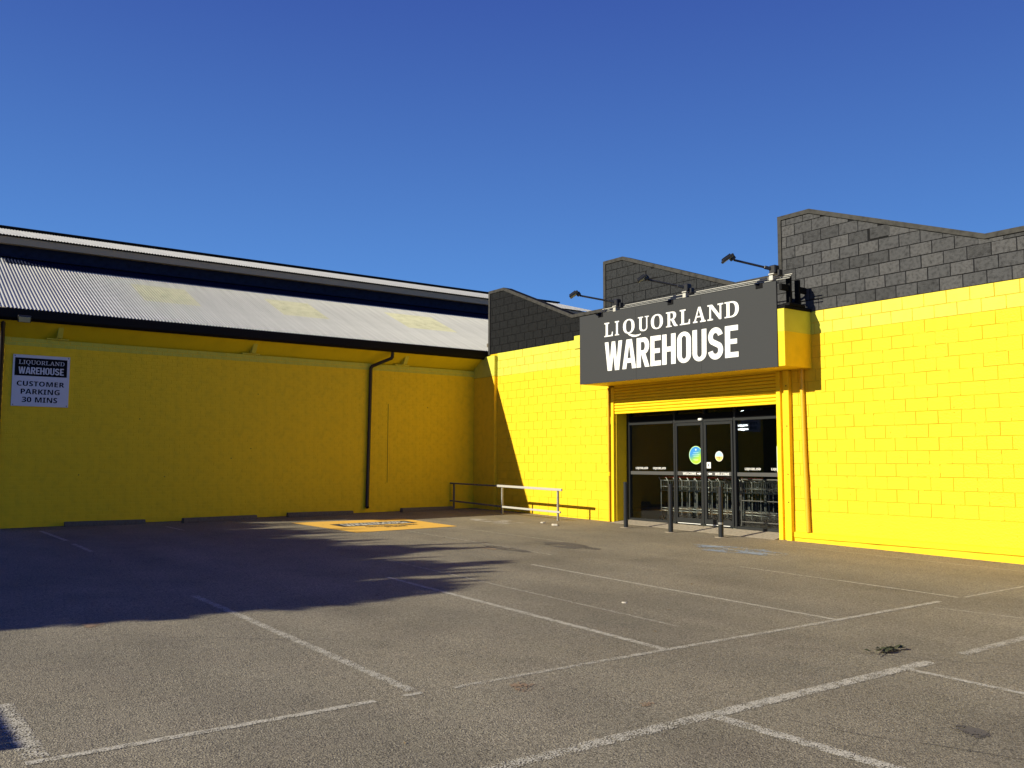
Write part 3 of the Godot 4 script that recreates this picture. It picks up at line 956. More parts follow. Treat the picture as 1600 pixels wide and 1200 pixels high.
func build_right() -> void:
	var b := thing("yellow_block_shop", "yellow painted block shop building with black sawtooth parapet", "shop building", Vector3(4.0, -1.45, 9.0))
	var p := -b.position
	var X := Transform3D(Basis(), p)
	var XW := Transform3D(WALL, p)
	# core of the walls: its face is the back of the joints
	var st := S()
	extrude(st, rect(0.0, 5.95, -1.7, 3.2), -0.25, -0.008, WX)
	extrude(st, rect(5.95, 11.34, 1.95, 3.2), -0.25, -0.008, WX)
	extrude(st, rect(11.34, 19.0, -1.7, 2.98), -0.25, -0.008, WX)
	var wall := obj("block_wall", st, M.joint_yellow, b, X)
	st = S()
	var gp := PackedVector2Array([Vector2(0.64, 3.2)])
	gp.append_array(profile)
	gp.append_array(PackedVector2Array([Vector2(19.0, 2.98), Vector2(11.34, 2.98), Vector2(11.34, 3.2)]))
	extrude(st, gp, -0.25, -0.0115, WX)
	var gable := obj("gable_parapet", st, M.joint_dark, b, X)
	# jamb sides of the opening and lintel
	st = S()
	box(st, Vector3(0.19, -0.1, 6.14), Vector3(0.34, 3.3, 0.10))
	obj("door_reveal", st, M.yellow_smooth, b, X)
	st = S()
	box(st, Vector3(0.22, -0.1, 11.16), Vector3(0.30, 3.3, 0.10))
	obj("door_reveal", st, M.yellow_smooth, b, X)
	# blocks
	rng.seed = 11
	var gable_area := PackedVector2Array([Vector2(0.73, 2.9)])
	var inner := [Vector2(0.73, 5.02), Vector2(1.40, 5.02), Vector2(4.53, 3.80), Vector2(5.86, 3.80), Vector2(5.86, 4.99), Vector2(6.48, 4.99), Vector2(9.95, 3.77), Vector2(11.20, 3.77), Vector2(11.20, 4.94), Vector2(11.86, 4.94), Vector2(15.25, 3.73), Vector2(16.44, 3.73), Vector2(16.44, 4.91), Vector2(17.10, 4.91), Vector2(19.0, 4.25)]
	for v in inner:
		gable_area.append(v)
	gable_area.append(Vector2(19.0, 2.9))
	var list := []
	for r in range(0, 27):
		var y0 := C0 + CH * r
		var y1 := y0 + CH
		var z := -CL + phase(r) * CL
		while z < 19.0:
			var za := z
			var zb := z + CL
			z += CL
			var pieces := []
			var dark := r >= 17 and not (r == 17 and zb < 5.84)
			if r == 17 and za < 5.84 and zb > 5.84:
				dark = true
			if dark:
				for g in Geometry2D.intersect_polygons(rect(za, zb, y0, y1), gable_area):
					pieces.append(g)
			else:
				var spans := [[1.09, 5.92], [11.36, 19.0]]
				if y0 > 1.9:
					spans = [[1.09, 19.0]]
				for s in spans:
					var a := maxf(za, s[0])
					var e := minf(zb, s[1])
					if e - a > 0.03:
						pieces.append(rect(a, e, y0, y1))
			for g in pieces:
				var c := Vector2.ZERO
				var area := 0.0
				for k in g.size():
					c += g[k]
					area += g[k].cross(g[(k + 1) % g.size()]) * 0.5
				c /= g.size()
				if absf(area) < 0.006:
					continue
				var hidden := c.x > 5.9 and c.x < 11.9 and c.y < 3.45
				var full: bool = absf(absf(area) - CL * CH) < 0.0005
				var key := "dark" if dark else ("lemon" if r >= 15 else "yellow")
				var convex := true
				for k in g.size():
					var e0: Vector2 = g[(k + 1) % g.size()] - g[k]
					var e1: Vector2 = g[(k + 2) % g.size()] - g[(k + 1) % g.size()]
					if e0.cross(e1) * area < -1e-6:
						convex = false
				list.append({"poly": g, "c": c, "full": full, "key": key, "hidden": hidden, "convex": convex, "d": Vector3(0, c.y, c.x).distance_to(Vector3(-14.9, 0, 22.53)) + (100.0 if hidden or c.x > 16.1 else 0.0)})
	list.sort_custom(func(a, e): return a.d < e.d)
	# shared meshes for whole blocks
	var variants := {"dark": [], "yellow": []}
	for k in 8:
		for kind in ["dark", "yellow"]:
			var gap := 0.0058 if kind == "dark" else 0.0036
			var s := S()
			var poly := PackedVector2Array()
			for e in [[-1, -1], [1, -1], [1, 1], [-1, 1]]:
				poly.append(Vector2(e[0] * (CL * 0.5 - gap - rng.randf_range(0, 0.0035)), e[1] * (CH * 0.5 - gap - rng.randf_range(0, 0.0028))))
			block(s, poly, -0.03, 0.0, 0.004 if kind == "dark" else 0.0028)
			variants[kind].append(s.commit())
	var darks := [M.black_block, M.black_block, M.black_block_b, M.black_block_c, M.black_block]
	var yel := [M.yellow, M.yellow_b, M.yellow]
	var rest := {"dark": S(), "mid": S(), "far": S(), "lemon": S(), "yellow": S()}
	var count := 0
	for i in list.size():
		var e = list[i]
		var dep := rng.randf_range(-0.0025, 0.002)
		var kind: String = "dark" if e.key == "dark" else "yellow"
		var m: Material = (darks[rng.randi() % 5] if e.c.x > 11.0 else (M.black_mid if e.c.x > 5.78 else M.black_dimmed)) if kind == "dark" else (M.lemon if e.key == "lemon" else yel[rng.randi() % 3])
		var v: Mesh = variants[kind][rng.randi() % 8]
		var tilt := Basis(Vector3.UP, rng.randf_range(-0.011, 0.011)) * Basis(Vector3.RIGHT, rng.randf_range(-0.016, 0.016))
		var par: Node = gable if kind == "dark" else wall
		if not e.convex:
			var s0 := S()
			extrude(s0, e.poly, -0.03, dep, WX)
			obj("concrete_block", s0, m, par)
			count += 1
			continue
		var bs: Basis = WALL * tilt
		if count < 300 and e.d < 90.0:
			count += 1
			if e.full:
				mi("concrete_block", v, m, par, Transform3D(bs, Vector3(-dep, e.c.y, e.c.x)))
			else:
				var s := S()
				block(s, inset(ccw(e.poly), 0.005 if kind == "dark" else 0.0035), -0.03, dep, 0.003, WX)
				obj("concrete_block", s, m, par)
		else:
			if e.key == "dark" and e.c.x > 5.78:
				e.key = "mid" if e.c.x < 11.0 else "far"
			if e.full:
				rest[e.key].append_from(v, 0, Transform3D(bs, Vector3(-dep, e.c.y, e.c.x)))
			else:
				block(rest[e.key], inset(ccw(e.poly), 0.005 if kind == "dark" else 0.0035), -0.03, dep, 0.003, WX)
	var fill := S()
	rng.seed = 29
	for e in list:
		if e.key == "dark" or e.key == "mid" or e.key == "far" or e.hidden:
			continue
		if rng.randf() < 0.34:
			box(fill, Vector3(0.004, e.c.y + rng.randf_range(-0.02, 0.02), e.c.x + CL * 0.5), Vector3(0.009, CH * rng.randf_range(0.5, 0.95), 0.010))
		if rng.randf() < 0.42:
			var w := CL * rng.randf_range(0.3, 0.95)
			var zc: float = e.c.x + rng.randf_range(-0.1, 0.1)
			if zc - w * 0.5 > 11.37 or (zc + w * 0.5 < 5.9 and zc - w * 0.5 > 1.1):
				box(fill, Vector3(0.0035, e.c.y - CH * 0.5, zc), Vector3(0.009, 0.009, w))
	stuff(obj("joint_filler", fill, M.yellow, wall))
	stuff(obj("blockwork", rest.dark, M.black_dimmed, gable))
	stuff(obj("blockwork", rest.mid, M.black_mid, gable))
	stuff(obj("blockwork", rest.far, M.black_block, gable))
	stuff(obj("blockwork", rest.yellow, M.yellow, wall))
	stuff(obj("blockwork", rest.lemon, M.lemon, wall))
	# smooth painted corner pier beside the shed
	st = S()
	box(st, Vector3(0.02, 0.415, 0.545), Vector3(0.24, 4.23, 1.09), 0.004)
	obj("corner_pier", st, M.yellow, b, X)
	st = S()
	box(st, Vector3(0.02, 2.84, 0.545), Vector3(0.236, 0.6, 1.086), 0.004)
	obj("corner_pier", st, M.lemon, b, X)
	# rendered strip, ledge and plinth at the foot of the wall
	st = S()
	var nz := noise(1.2, 77)
	var z0 := 11.36
	while z0 < 19.0:
		var z1 := minf(z0 + 0.35, 19.0)
		extrude(st, rect(z0, z1, -1.33, C0 - 0.004 + 0.004 * nz.get_noise_1d(z0 * 9.0)), -0.03, 0.004 + 0.004 * nz.get_noise_1d(z0 * 5.0), WX, false)
		z0 = z1
	z0 = 1.09
	while z0 < 5.92:
		var z1 := minf(z0 + 0.404, 5.92)
		for k in 2:
			var ya := C0 - CH * (k + 1)
			block(st, rect(z0 + 0.004, z1 - 0.004, ya + 0.004, ya + CH - 0.004), -0.03, 0.001 + 0.003 * nz.get_noise_2d(z0 * 9.0, k * 30.0), 0.003, WX)
		block(st, rect(z0 + 0.003, z1 - 0.003, -1.6, C0 - CH * 2 - 0.003), -0.03, 0.004, 0.003, WX)
		z0 = z1
	obj("render_strip", st, M.yellow_b, b, X)
	st = S()
	box(st, Vector3(-0.02, -1.375, 15.19), Vector3(0.10, 0.115, 7.62), 0.012)
	obj("plinth_ledge", st, M.yellow_smooth, b, X)
	st = S()
	z0 = 11.38
	while z0 < 19.0:
		var z1 := minf(z0 + 0.22, 19.0)
		var pa := 0.045 + 0.03 * nz.get_noise_1d(z0 * 14.0)
		var pb := 0.045 + 0.03 * nz.get_noise_1d(z1 * 14.0)
		var ya := -1.436 + 0.012 * nz.get_noise_1d(z0 * 11.0 + 60)
		var yb := -1.436 + 0.012 * nz.get_noise_1d(z1 * 11.0 + 60)
		q(st, Vector3(-pa, -1.75, z0), Vector3(-pb, -1.75, z1), Vector3(-pb, yb, z1), Vector3(-pa, ya, z0))
		q(st, Vector3(-pa, ya, z0), Vector3(-pb, yb, z1), Vector3(0.0, yb + 0.006, z1), Vector3(0.0, ya + 0.006, z0))
		z0 = z1
	q(st, Vector3(0, -1.75, 11.38), Vector3(-0.045, -1.75, 11.38), Vector3(-0.045, -1.436, 11.38), Vector3(0, -1.43, 11.38))
	obj("plinth", st, M.yellow, b, X)
	# parapet cappings
	for seg in [[0, 1, 2, 3, -1], [4, 5, 6, 7, 1], [8, 9, 10, 11, 1], [12, 13, 14, -1, 1]]:
		var pts := []
		var first: int = seg[0]
		pts.append(Vector2(profile[first].x, 3.19 if first == 0 else profile[first - 1].y - 0.09))
		for k in 4:
			if seg[k] >= 0:
				pts.append(profile[seg[k]])
		st = S()
		for k in pts.size() - 1:
			var a: Vector2 = pts[k]
			var e: Vector2 = pts[k + 1]
			var d := (e - a).normalized()
			var nrm := Vector2(d.y, -d.x) * 0.085
			var oa := a
			var oe := e
			var ia := a + nrm
			var ie := e + nrm
			# mitre with the neighbours
			if k > 0:
				ia = mitre(pts[k - 1], a, e, 0.085)
			if k < pts.size() - 2:
				ie = mitre(a, e, pts[k + 2], 0.085)
			extrude(st, PackedVector2Array([oa, oe, ie, ia]), -0.27, 0.022, WX)
		obj("parapet_capping", st, M.cap, b, X)
	# roofs behind the parapet and the other walls
	st = S()
	box(st, Vector3(5.2, 3.55, 9.6), Vector3(9.8, 0.15, 19.0))
	box(st, Vector3(10.0, 1.0, 9.6), Vector3(0.2, 5.0, 19.0))
	box(st, Vector3(5.2, 1.0, 19.05), Vector3(9.7, 5.0, 0.2))
	obj("rear_wall", st, M.old_concrete, b, X)
	st = S()
	box(st, Vector3(5.1, -1.42, 8.7), Vector3(9.4, 0.08, 13.0))
	obj("shop_floor", st, M.interior_floor, b, X)
	st = S()
	box(st, Vector3(5.1, 1.75, 8.7), Vector3(9.0, 0.06, 12.8))
	box(st, Vector3(9.0, 0.2, 8.7), Vector3(0.1, 3.0, 12.8))
	box(st, Vector3(4.8, 0.2, 3.0), Vector3(8.3, 3.0, 0.1))
	box(st, Vector3(4.8, 0.2, 14.4), Vector3(8.3, 3.0, 0.1))
	obj("shop_interior", st, M.interior, b, X)
	build_shopfront(b, X)
	# pipes on the face of the wall
	st = S()
	tube(st, [Vector3(-0.045, 1.86, 11.63), Vector3(-0.05, 0.2, 11.66), Vector3(-0.055, -1.31, 11.71)], 0.045, 12)
	obj("downpipe", st, M.orange_pipe, b, X)
	st = S()
	tube(st, [Vector3(-0.03, 1.86, 5.955), Vector3(-0.03, -1.4, 5.975)], 0.026, 8)
	obj("conduit", st, M.orange_pipe, b, X)
	st = S()
	box(st, Vector3(-0.035, -0.26, 5.985), Vector3(0.06, 0.10, 0.07), 0.01)
	obj("junction_box", st, M.yellow_smooth, b, X)
	for k in [[14.62, 0.96], [14.62, 0.88], [13.45, 0.57], [12.6, -0.55]]:
		st = S()
		tube(st, [Vector3(-0.001, k[1], k[0]), Vector3(-0.006, k[1], k[0])], 0.010, 8)
		obj("wall_plug", st, M.joint_yellow, b, X)
	st = S()
	box(st, Vector3(-0.005, 3.14, 5.27), Vector3(0.05, 0.34, 1.26), 0.004)
	obj("painted_upstand", st, M.lemon, b, X)

func ccw(p: PackedVector2Array) -> PackedVector2Array:
	var o := p.duplicate()
	if Geometry2D.is_polygon_clockwise(o):
		o.reverse()
	return o

func mitre(a: Vector2, b: Vector2, c: Vector2, w: float) -> Vector2:
	var d0 := (b - a).normalized()
	var d1 := (c - b).normalized()
	var n0 := Vector2(d0.y, -d0.x)
	var n1 := Vector2(d1.y, -d1.x)
	return b + (n0 + n1) * w / maxf(0.3, 1.0 + n0.dot(n1))

func build_shopfront(b: Node3D, X: Transform3D) -> void:
	var p := X.origin
	var st := S()
	# frame: jamb, mullions, transom, sills
	box(st, Vector3(0.40, -0.05, 6.245), Vector3(0.10, 2.66, 0.10), 0.004)
	box(st, Vector3(0.40, -0.05, 7.80), Vector3(0.10, 2.66, 0.055), 0.004)
	box(st, Vector3(0.40, -0.05, 9.585), Vector3(0.10, 2.66, 0.055), 0.004)
	box(st, Vector3(0.40, -0.05, 11.06), Vector3(0.10, 2.66, 0.08), 0.004)
	box(st, Vector3(0.395, 0.965, 7.035), Vector3(0.11, 0.055, 1.47), 0.004)
	box(st, Vector3(0.395, 0.965, 8.69), Vector3(0.11, 0.055, 1.73), 0.004)
	box(st, Vector3(0.395, 0.965, 10.32), Vector3(0.11, 0.055, 1.41), 0.004)
	for z in [7.79, 8.70, 9.58]:
		box(st, Vector3(0.40, 1.30, z), Vector3(0.09, 0.36, 0.07), 0.004)
	box(st, Vector3(0.40, -1.345, 7.035), Vector3(0.10, 0.06, 1.47), 0.004)
	box(st, Vector3(0.40, -1.365, 10.32), Vector3(0.10, 0.06, 1.41), 0.004)
	obj("shopfront_frame", st, M.black_frame, b, X)
	st = S()
	box(st, Vector3(0.42, 1.065, 8.63), Vector3(0.12, 0.14, 4.78), 0.01)
	obj("door_header", st, M.black, b, X)
	var sensor := S()
	box(sensor, Vector3(0.325, 0.995, 8.64), Vector3(0.07, 0.055, 0.11), 0.02)
	obj("door_sensor", sensor, M.white, b, X)
	# glass
	var panes := [[6.295, 7.772, -1.32, 0.94], [9.613, 11.02, -1.34, 0.94]]
	for k in panes:
		var g := obj("fixed_pane", bx(0.398, 0.404, k[2], k[3], k[0], k[1]), M.glass, b, X)
		obj("grey_band", bx(0.386, 0.395, -0.262, -0.183, k[0] + 0.003, k[1] - 0.003), M.band, g)
		var zs := [6.68, 7.27] if k[0] < 8.0 else [10.03, 10.72]
		for z in zs:
			mi("lettering", fit_text("LIQUORLAND", "serif_bold", 0.42, 0.062, 0.003), M.white, g, Transform3D(WALL, Vector3(0.3935, -0.115, z)))
	for k in [[6.295, 7.755], [7.825, 8.665], [8.735, 9.545], [9.615, 11.02]]:
		obj("transom_pane", bx(0.41, 0.416, 1.14, 1.46, k[0], k[1]), M.dark_glass, b, X)
	# sliding doors
	for s in [0, 1]:
		var z0 := 7.86 if s == 0 else 8.722
		var z1 := 8.708 if s == 0 else 9.55
		st = S()
		var gl0 := z0 + (0.05 if s == 0 else 0.075)
		var gl1 := z1 - (0.075 if s == 0 else 0.05)
		box(st, Vector3(0.35, -0.2, (z0 + gl0) * 0.5), Vector3(0.045, 2.27, gl0 - z0), 0.004)
		box(st, Vector3(0.35, -0.2, (z1 + gl1) * 0.5), Vector3(0.045, 2.27, z1 - gl1), 0.004)
		box(st, Vector3(0.35, 0.90, (gl0 + gl1) * 0.5), Vector3(0.043, 0.06, gl1 - gl0))
		box(st, Vector3(0.35, -1.28, (gl0 + gl1) * 0.5), Vector3(0.043, 0.11, gl1 - gl0))
		var d := obj("sliding_door", st, M.black_frame, b, X)
		obj("glass_pane", bx(0.347, 0.353, -1.225, 0.87, gl0, gl1), M.glass, d)
		obj("grey_band", bx(0.336, 0.344, -0.262, -0.175, gl0 + 0.003, gl1 - 0.003), M.band, d)
		var zc := 8.28 if s == 0 else 9.24
		mi("lettering", fit_text("WELCOME", "sans", 0.40, 0.058, 0.003), M.white, d, Transform3D(WALL, Vector3(0.3345, -0.222, zc)))
		st = S()
		var za := 8.575 if s == 0 else 8.90
		var f := 1.0 if s == 0 else -1.0
		extrude(st, PackedVector2Array([Vector2(za - 0.055 * f, -0.235), Vector2(za + 0.01 * f, -0.235), Vector2(za + 0.01 * f, -0.25), Vector2(za + 0.06 * f, -0.222), Vector2(za + 0.01 * f, -0.194), Vector2(za + 0.01 * f, -0.209), Vector2(za - 0.055 * f, -0.209)]), -0.336, -0.3335, WX)
		obj("arrow", st, M.white, d)
		st = S()
		disc(st, 0.205 if s == 0 else 0.112, 0.0)
		var sm := sticker(s)
		obj("round_sticker", st, sm, d, Transform3D(WALL, Vector3(0.345, 0.195 if s == 0 else 0.165, 8.475 if s == 0 else 9.155)))
		obj("white_door_strip", bx(0.322, 0.348, -1.352, -1.338, z0 + 0.05, z1 - 0.1, 0.004), M.white, d)  # plain white strip along the foot of the door
		if s == 1:
			var tg := obj("small_notice", bx(0.339, 0.344, -0.10, 0.035, 8.80, 8.915), M.white, d)
			obj("small_symbol", bx(0.3365, 0.3385, -0.06, 0.0, 8.842, 8.868), M.band, tg)
	var ps := obj("glass_notice", bx(0.389, 0.394, -0.17, 0.37, 10.66, 11.0), M.paper, b, X)
	obj("notice_frame", bx(0.385, 0.3885, 0.05, 0.056, 10.66, 11.0), M.band, ps)
	# shutter: curtain of slats
	st = S()
	var slats := Node3D.new()
	var y := 1.246
	var curtain := obj("roller_shutter", bx(0.01, 0.02, 1.25, 1.95, 6.16, 11.05), M.joint_yellow, b, X)
	obj("bottom_rail", bx(-0.015, 0.04, 1.205, 1.262, 6.165, 11.06, 0.008), M.yellow_smooth, curtain)
	y = 1.266
	slats.free()
	while y < 1.93:
		st = S()
		var pts := PackedVector2Array()
		for i in 7:
			var a := PI * i / 6.0
			pts.append(Vector2(y + 0.034 - 0.031 * cos(a), -(-0.003 - 0.020 * sin(a))))
		var poly := PackedVector2Array()
		for v in pts:
			poly.append(Vector2(v.y, v.x))
		poly.append(Vector2(-0.006, y + 0.066))
		poly.append(Vector2(-0.006, y + 0.001))
		# profile in (depth, height), run along z
		extrude(st, poly, -11.055, -6.165, Transform3D(Basis(Vector3(-1, 0, 0), Vector3(0, 1, 0), Vector3(0, 0, -1)), Vector3.ZERO))
		obj("slat", st, M.yellow_smooth, curtain)
		y += 0.072
	# guides and jamb posts
	obj("shutter_guide", bx(-0.055, 0.06, -1.41, 1.86, 6.075, 6.165, 0.006), M.yellow_smooth, b, X)
	obj("shutter_guide", bx(-0.075, 0.06, -1.53, 1.86, 11.03, 11.13, 0.006), M.yellow_smooth, b, X)
	obj("jamb_post", bx(-0.10, 0.04, -1.54, 1.86, 11.235, 11.355, 0.006), M.yellow_smooth, b, X)
	obj("jamb_lining", bx(-0.02, 0.04, -1.52, 1.86, 11.13, 11.235), M.yellow_smooth, b, X)
	for k in [1.55, 0.75, -0.2, -0.75]:
		st = S()
		tube(st, [Vector3(-0.098, k, 11.30), Vector3(-0.106, k, 11.30)], 0.013, 8)
		obj("bolt_head", st, M.joint_dark, b, X)

func sticker(s: int) -> StandardMaterial3D:
	var im := Image.create(128, 128, false, Image.FORMAT_RGBA8)
	for y in 128:
		for x in 128:
			var u := x / 127.0
			var v := y / 127.0
			var r := Vector2(u - 0.5, v - 0.5).length() * 2.0
			var c: Color
			if s == 0:
				c = Color(0.16, 0.50, 0.80).lerp(Color(0.62, 0.78, 0.16), smoothstep(0.35, 0.85, v * 0.75 + u * 0.4))
				for k in [[0.36, 0.3, 0.7], [0.47, 0.24, 0.76], [0.56, 0.3, 0.72], [0.74, 0.32, 0.68], [0.80, 0.38, 0.64]]:
					if absf(v - k[0]) < 0.018 and u > k[1] and u < k[2]:
						c = c.lerp(Color(0.85, 0.93, 0.95), 0.45)
				if absf(u - 0.5) + absf(v - 0.2) < 0.07:
					c = Color(0.7, 0.82, 0.75)
				if r > 0.93:
					c = Color(0.72, 0.86, 0.55)
			else:
				c = Color(0.62, 0.74, 0.90).lerp(Color(0.86, 0.74, 0.42), smoothstep(0.42, 0.62, v))
				if absf(u - 0.5) < 0.03 and v > 0.55 and v < 0.8:
					c = Color(0.35, 0.25, 0.12)
				if absf(v - 0.6) < 0.03 and absf(u - 0.45) < 0.2:
					c = c.lerp(Color(0.4, 0.33, 0.2), 0.5)
				if r > 0.92:
					c = Color(0.92, 0.9, 0.85)
			im.set_pixel(x, y, c)
	var m := mat(Color.WHITE, 0.5)
	m.albedo_texture = ImageTexture.create_from_image(im)
	return m

# ---------------------------------------------------------------- sign
func build_sign() -> void:
	var t := thing("shop_sign", "large charcoal shop name sign with white lettering on a yellow box over the entrance", "shop sign", Vector3(-0.42, 1.87, 8.85))
	var p := -t.position
	var X := Transform3D(Basis(), p)
	var tilt := -0.011  # the sign drops a little towards the viewer
	var st := S()
	extrude(st, PackedVector2Array([Vector2(5.92, 1.905), Vector2(11.845, 1.862), Vector2(11.845, 2.965), Vector2(5.92, 3.01)]), 0.0, 0.822, WX)
	var box_ := obj("yellow_box", st, M.yellow_smooth, t, X)
	st = S()
	box(st, Vector3(-0.41, 2.745, 11.8465), Vector3(0.816, 0.436, 0.004))
	box(st, Vector3(-0.8235, 2.745, 11.77), Vector3(0.004, 0.436, 0.148))
	obj("lemon_band", st, M.lemon_smooth, box_)
	st = S()
	extrude(st, PackedVector2Array([Vector2(5.9, 3.01), Vector2(11.87, 2.965), Vector2(11.87, 3.02), Vector2(5.9, 3.065)]), -0.0, 0.82, WX)
	obj("box_lid", st, M.black, box_)
	st = S()
	extrude(st, PackedVector2Array([Vector2(5.84, 1.912), Vector2(11.69, 1.853), Vector2(11.69, 3.507), Vector2(5.84, 3.577)]), 0.806, 0.845, WX)
	var panel := obj("panel", st, M.charcoal, t, X)
	st = S()
	for k in [7.81, 9.77]:
		box(st, Vector3(-0.8453, 2.70, k), Vector3(0.0012, 1.62, 0.004))
	obj("panel_seam", st, M.black, panel)
	for k in [[6.61, 3.52], [8.90, 3.495], [11.29, 3.475]]:
		obj("fixing_plate", bx(-0.852, -0.844, k[1] - 0.05, k[1] + 0.055, k[0] - 0.085, k[0] + 0.085, 0.003), M.black, panel)
	# lettering
	for k in warehouse_spans():
		var zc: float = (k[1] + k[2]) * 0.5
		var y0 := 2.163 + (zc - 6.79) * -0.008
		var y1 := 2.846 + (zc - 6.74) * -0.017
		var ov := 0.012 if k[0] in ["O", "U", "S"] else 0.0
		mi("letter", heavy_mesh(k[0], k[2] - k[1], y1 - y0 + ov, 0.006), M.white, t, Transform3D(WALL * Basis(Vector3(0, 0, 1), tilt), p + Vector3(-0.8452, (y0 + y1) * 0.5, zc)))
	for k in [["L", 6.749, 7.045], ["I", 7.115, 7.26], ["Q", 7.395, 7.775], ["U", 7.885, 8.235], ["O", 8.302, 8.672], ["R", 8.765, 9.11], ["L", 9.175, 9.467], ["A", 9.555, 9.905], ["N", 9.955, 10.38], ["D", 10.412, 10.78]]:
		var zc: float = (k[1] + k[2]) * 0.5
		var y0 := 2.974 + (zc - 6.75) * -0.007
		var y1 := 3.308 + (zc - 6.75) * -0.009
		var kind := "serif_bold"
		if k[0] == "Q":
			# a bowl with a long tail that sweeps under the next letter
			var bowl := mi("letter", fit_text("O", "serif_bold", k[2] - k[1], y1 - y0, 0.006), M.white, t, Transform3D(WALL * Basis(Vector3(0, 0, 1), tilt), p + Vector3(-0.8485, (y0 + y1) * 0.5, zc)))
			st = S()
			var path := [[7.52, 3.0, 0.030], [7.60, 2.945, 0.046], [7.70, 2.905, 0.052], [7.80, 2.890, 0.048], [7.90, 2.895, 0.036], [7.98, 2.915, 0.018]]
			for i in path.size() - 1:
				var a = path[i]
				var e = path[i + 1]
				extrude(st, PackedVector2Array([Vector2(a[0] - zc, a[1] - a[2] * 0.5 - (y0 + y1) * 0.5), Vector2(e[0] - zc, e[1] - e[2] * 0.5 - (y0 + y1) * 0.5), Vector2(e[0] - zc, e[1] + e[2] * 0.5 - (y0 + y1) * 0.5), Vector2(a[0] - zc, a[1] + a[2] * 0.5 - (y0 + y1) * 0.5)]), -0.0035, 0.0028)
			obj("letter_tail", st, M.white, bowl)
		else:
			mi("letter", fit_text(k[0], kind, k[2] - k[1], y1 - y0, 0.006), M.white, t, Transform3D(WALL * Basis(Vector3(0, 0, 1), tilt), p + Vector3(-0.8485, (y0 + y1) * 0.5, zc)))
	# rack of three rails along the top and its posts
	for k in 3:
		st = S()
		bar(st, Vector3(-0.76 + 0.04 * k, 3.605 + 0.042 * k, 6.50), Vector3(-0.76 + 0.04 * k, 3.545 + 0.042 * k, 11.95), 0.022, 0.014, 0.002)
		obj("top_rail", st, M.rail_light if k == 2 else M.galv, t, X)
	for z in [6.6, 9.1, 11.74]:
		obj("rear_post", bx(-0.55, -0.49, 3.02, 3.64, z - 0.05, z + 0.05, 0.004), M.black, t, X)
		obj("rear_post", bx(-0.31, -0.25, 3.02, 3.58, z - 0.03, z + 0.07, 0.004), M.black, t, X)
		obj("rear_brace", bx(-0.78, -0.56, 3.34, 3.46, z - 0.03, z + 0.03, 0.004), M.black, t, X)
		obj("rear_brace", bx(-0.24, -0.01, 3.34, 3.46, z - 0.03, z + 0.03, 0.004), M.black, t, X)
	obj("foot_plate", bx(-0.70, -0.20, 3.03, 3.085, 11.72, 11.88, 0.006), M.black, t, X)
	# arm lamps
	var labels := ["sign lamp at the left end of the sign, its head against open sky", "sign lamp over the middle of the sign, before the middle black gable", "sign lamp at the right end of the sign, beside the near black gable"]
	var zz := [7.12, 9.33, 11.60]
	for i in 3:
		var l := thing("sign_lamp", labels[i], "lamp", Vector3(-0.80, 3.66, zz[i]), "arm lamps along the top of the sign")
		st = S()
		box(st, Vector3(-0.03, -0.05, -0.02), Vector3(0.05, 0.14, 0.09), 0.005)
		box(st, Vector3(-0.01, 0.0, 0.0), Vector3(0.14, 0.025, 0.13), 0.005)
		obj("mount", st, M.rail_light, l)
		st = S()
		box(st, Vector3(0.0, 0.09, 0.02), Vector3(0.14, 0.16, 0.15), 0.015)
		box(st, Vector3(0.04, 0.02, 0.12), Vector3(0.10, 0.12, 0.06), 0.01)
		obj("driver_box", st, M.dark_metal, l)
		var tip := Vector3(-0.70, 0.315, [-0.71, -0.63, -0.53][i])
		var root := Vector3(-0.03, 0.10, 0.0)
		st = S()
		tube(st, [root, root.lerp(tip, 0.86)], 0.022, 10)
		bar(st, root, root.lerp(tip, 0.18), 0.06, 0.06, 0.008)
		obj("arm", st, M.dark_metal, l)
		# flood head, face down towards the panel
		var flat := Vector3(tip.x, 0, tip.z).normalized()
		var side := flat.cross(Vector3.UP).normalized()
		var hb := Basis(flat, Vector3.UP, side) * Basis(Vector3(0, 0, 1), -0.62)
		st = S()
		box(st, tip, Vector3(0.24, 0.05, 0.22), 0.012, hb)
		box(st, root.lerp(tip, 0.89) + Vector3(0, 0.03, 0), Vector3(0.10, 0.08, 0.12), 0.012, hb)
		for k in 5:
			box(st, tip + hb * Vector3(0.01, 0.035, -0.07 + 0.035 * k), Vector3(0.17, 0.035, 0.01), 0.0, hb)
		var head := obj("head", st, M.dark_metal, l)
		st = S()
		box(st, tip + hb * Vector3(0, -0.027, 0), Vector3(0.20, 0.006, 0.18), 0.0, hb)
		obj("lens", st, M.floodglass, head)

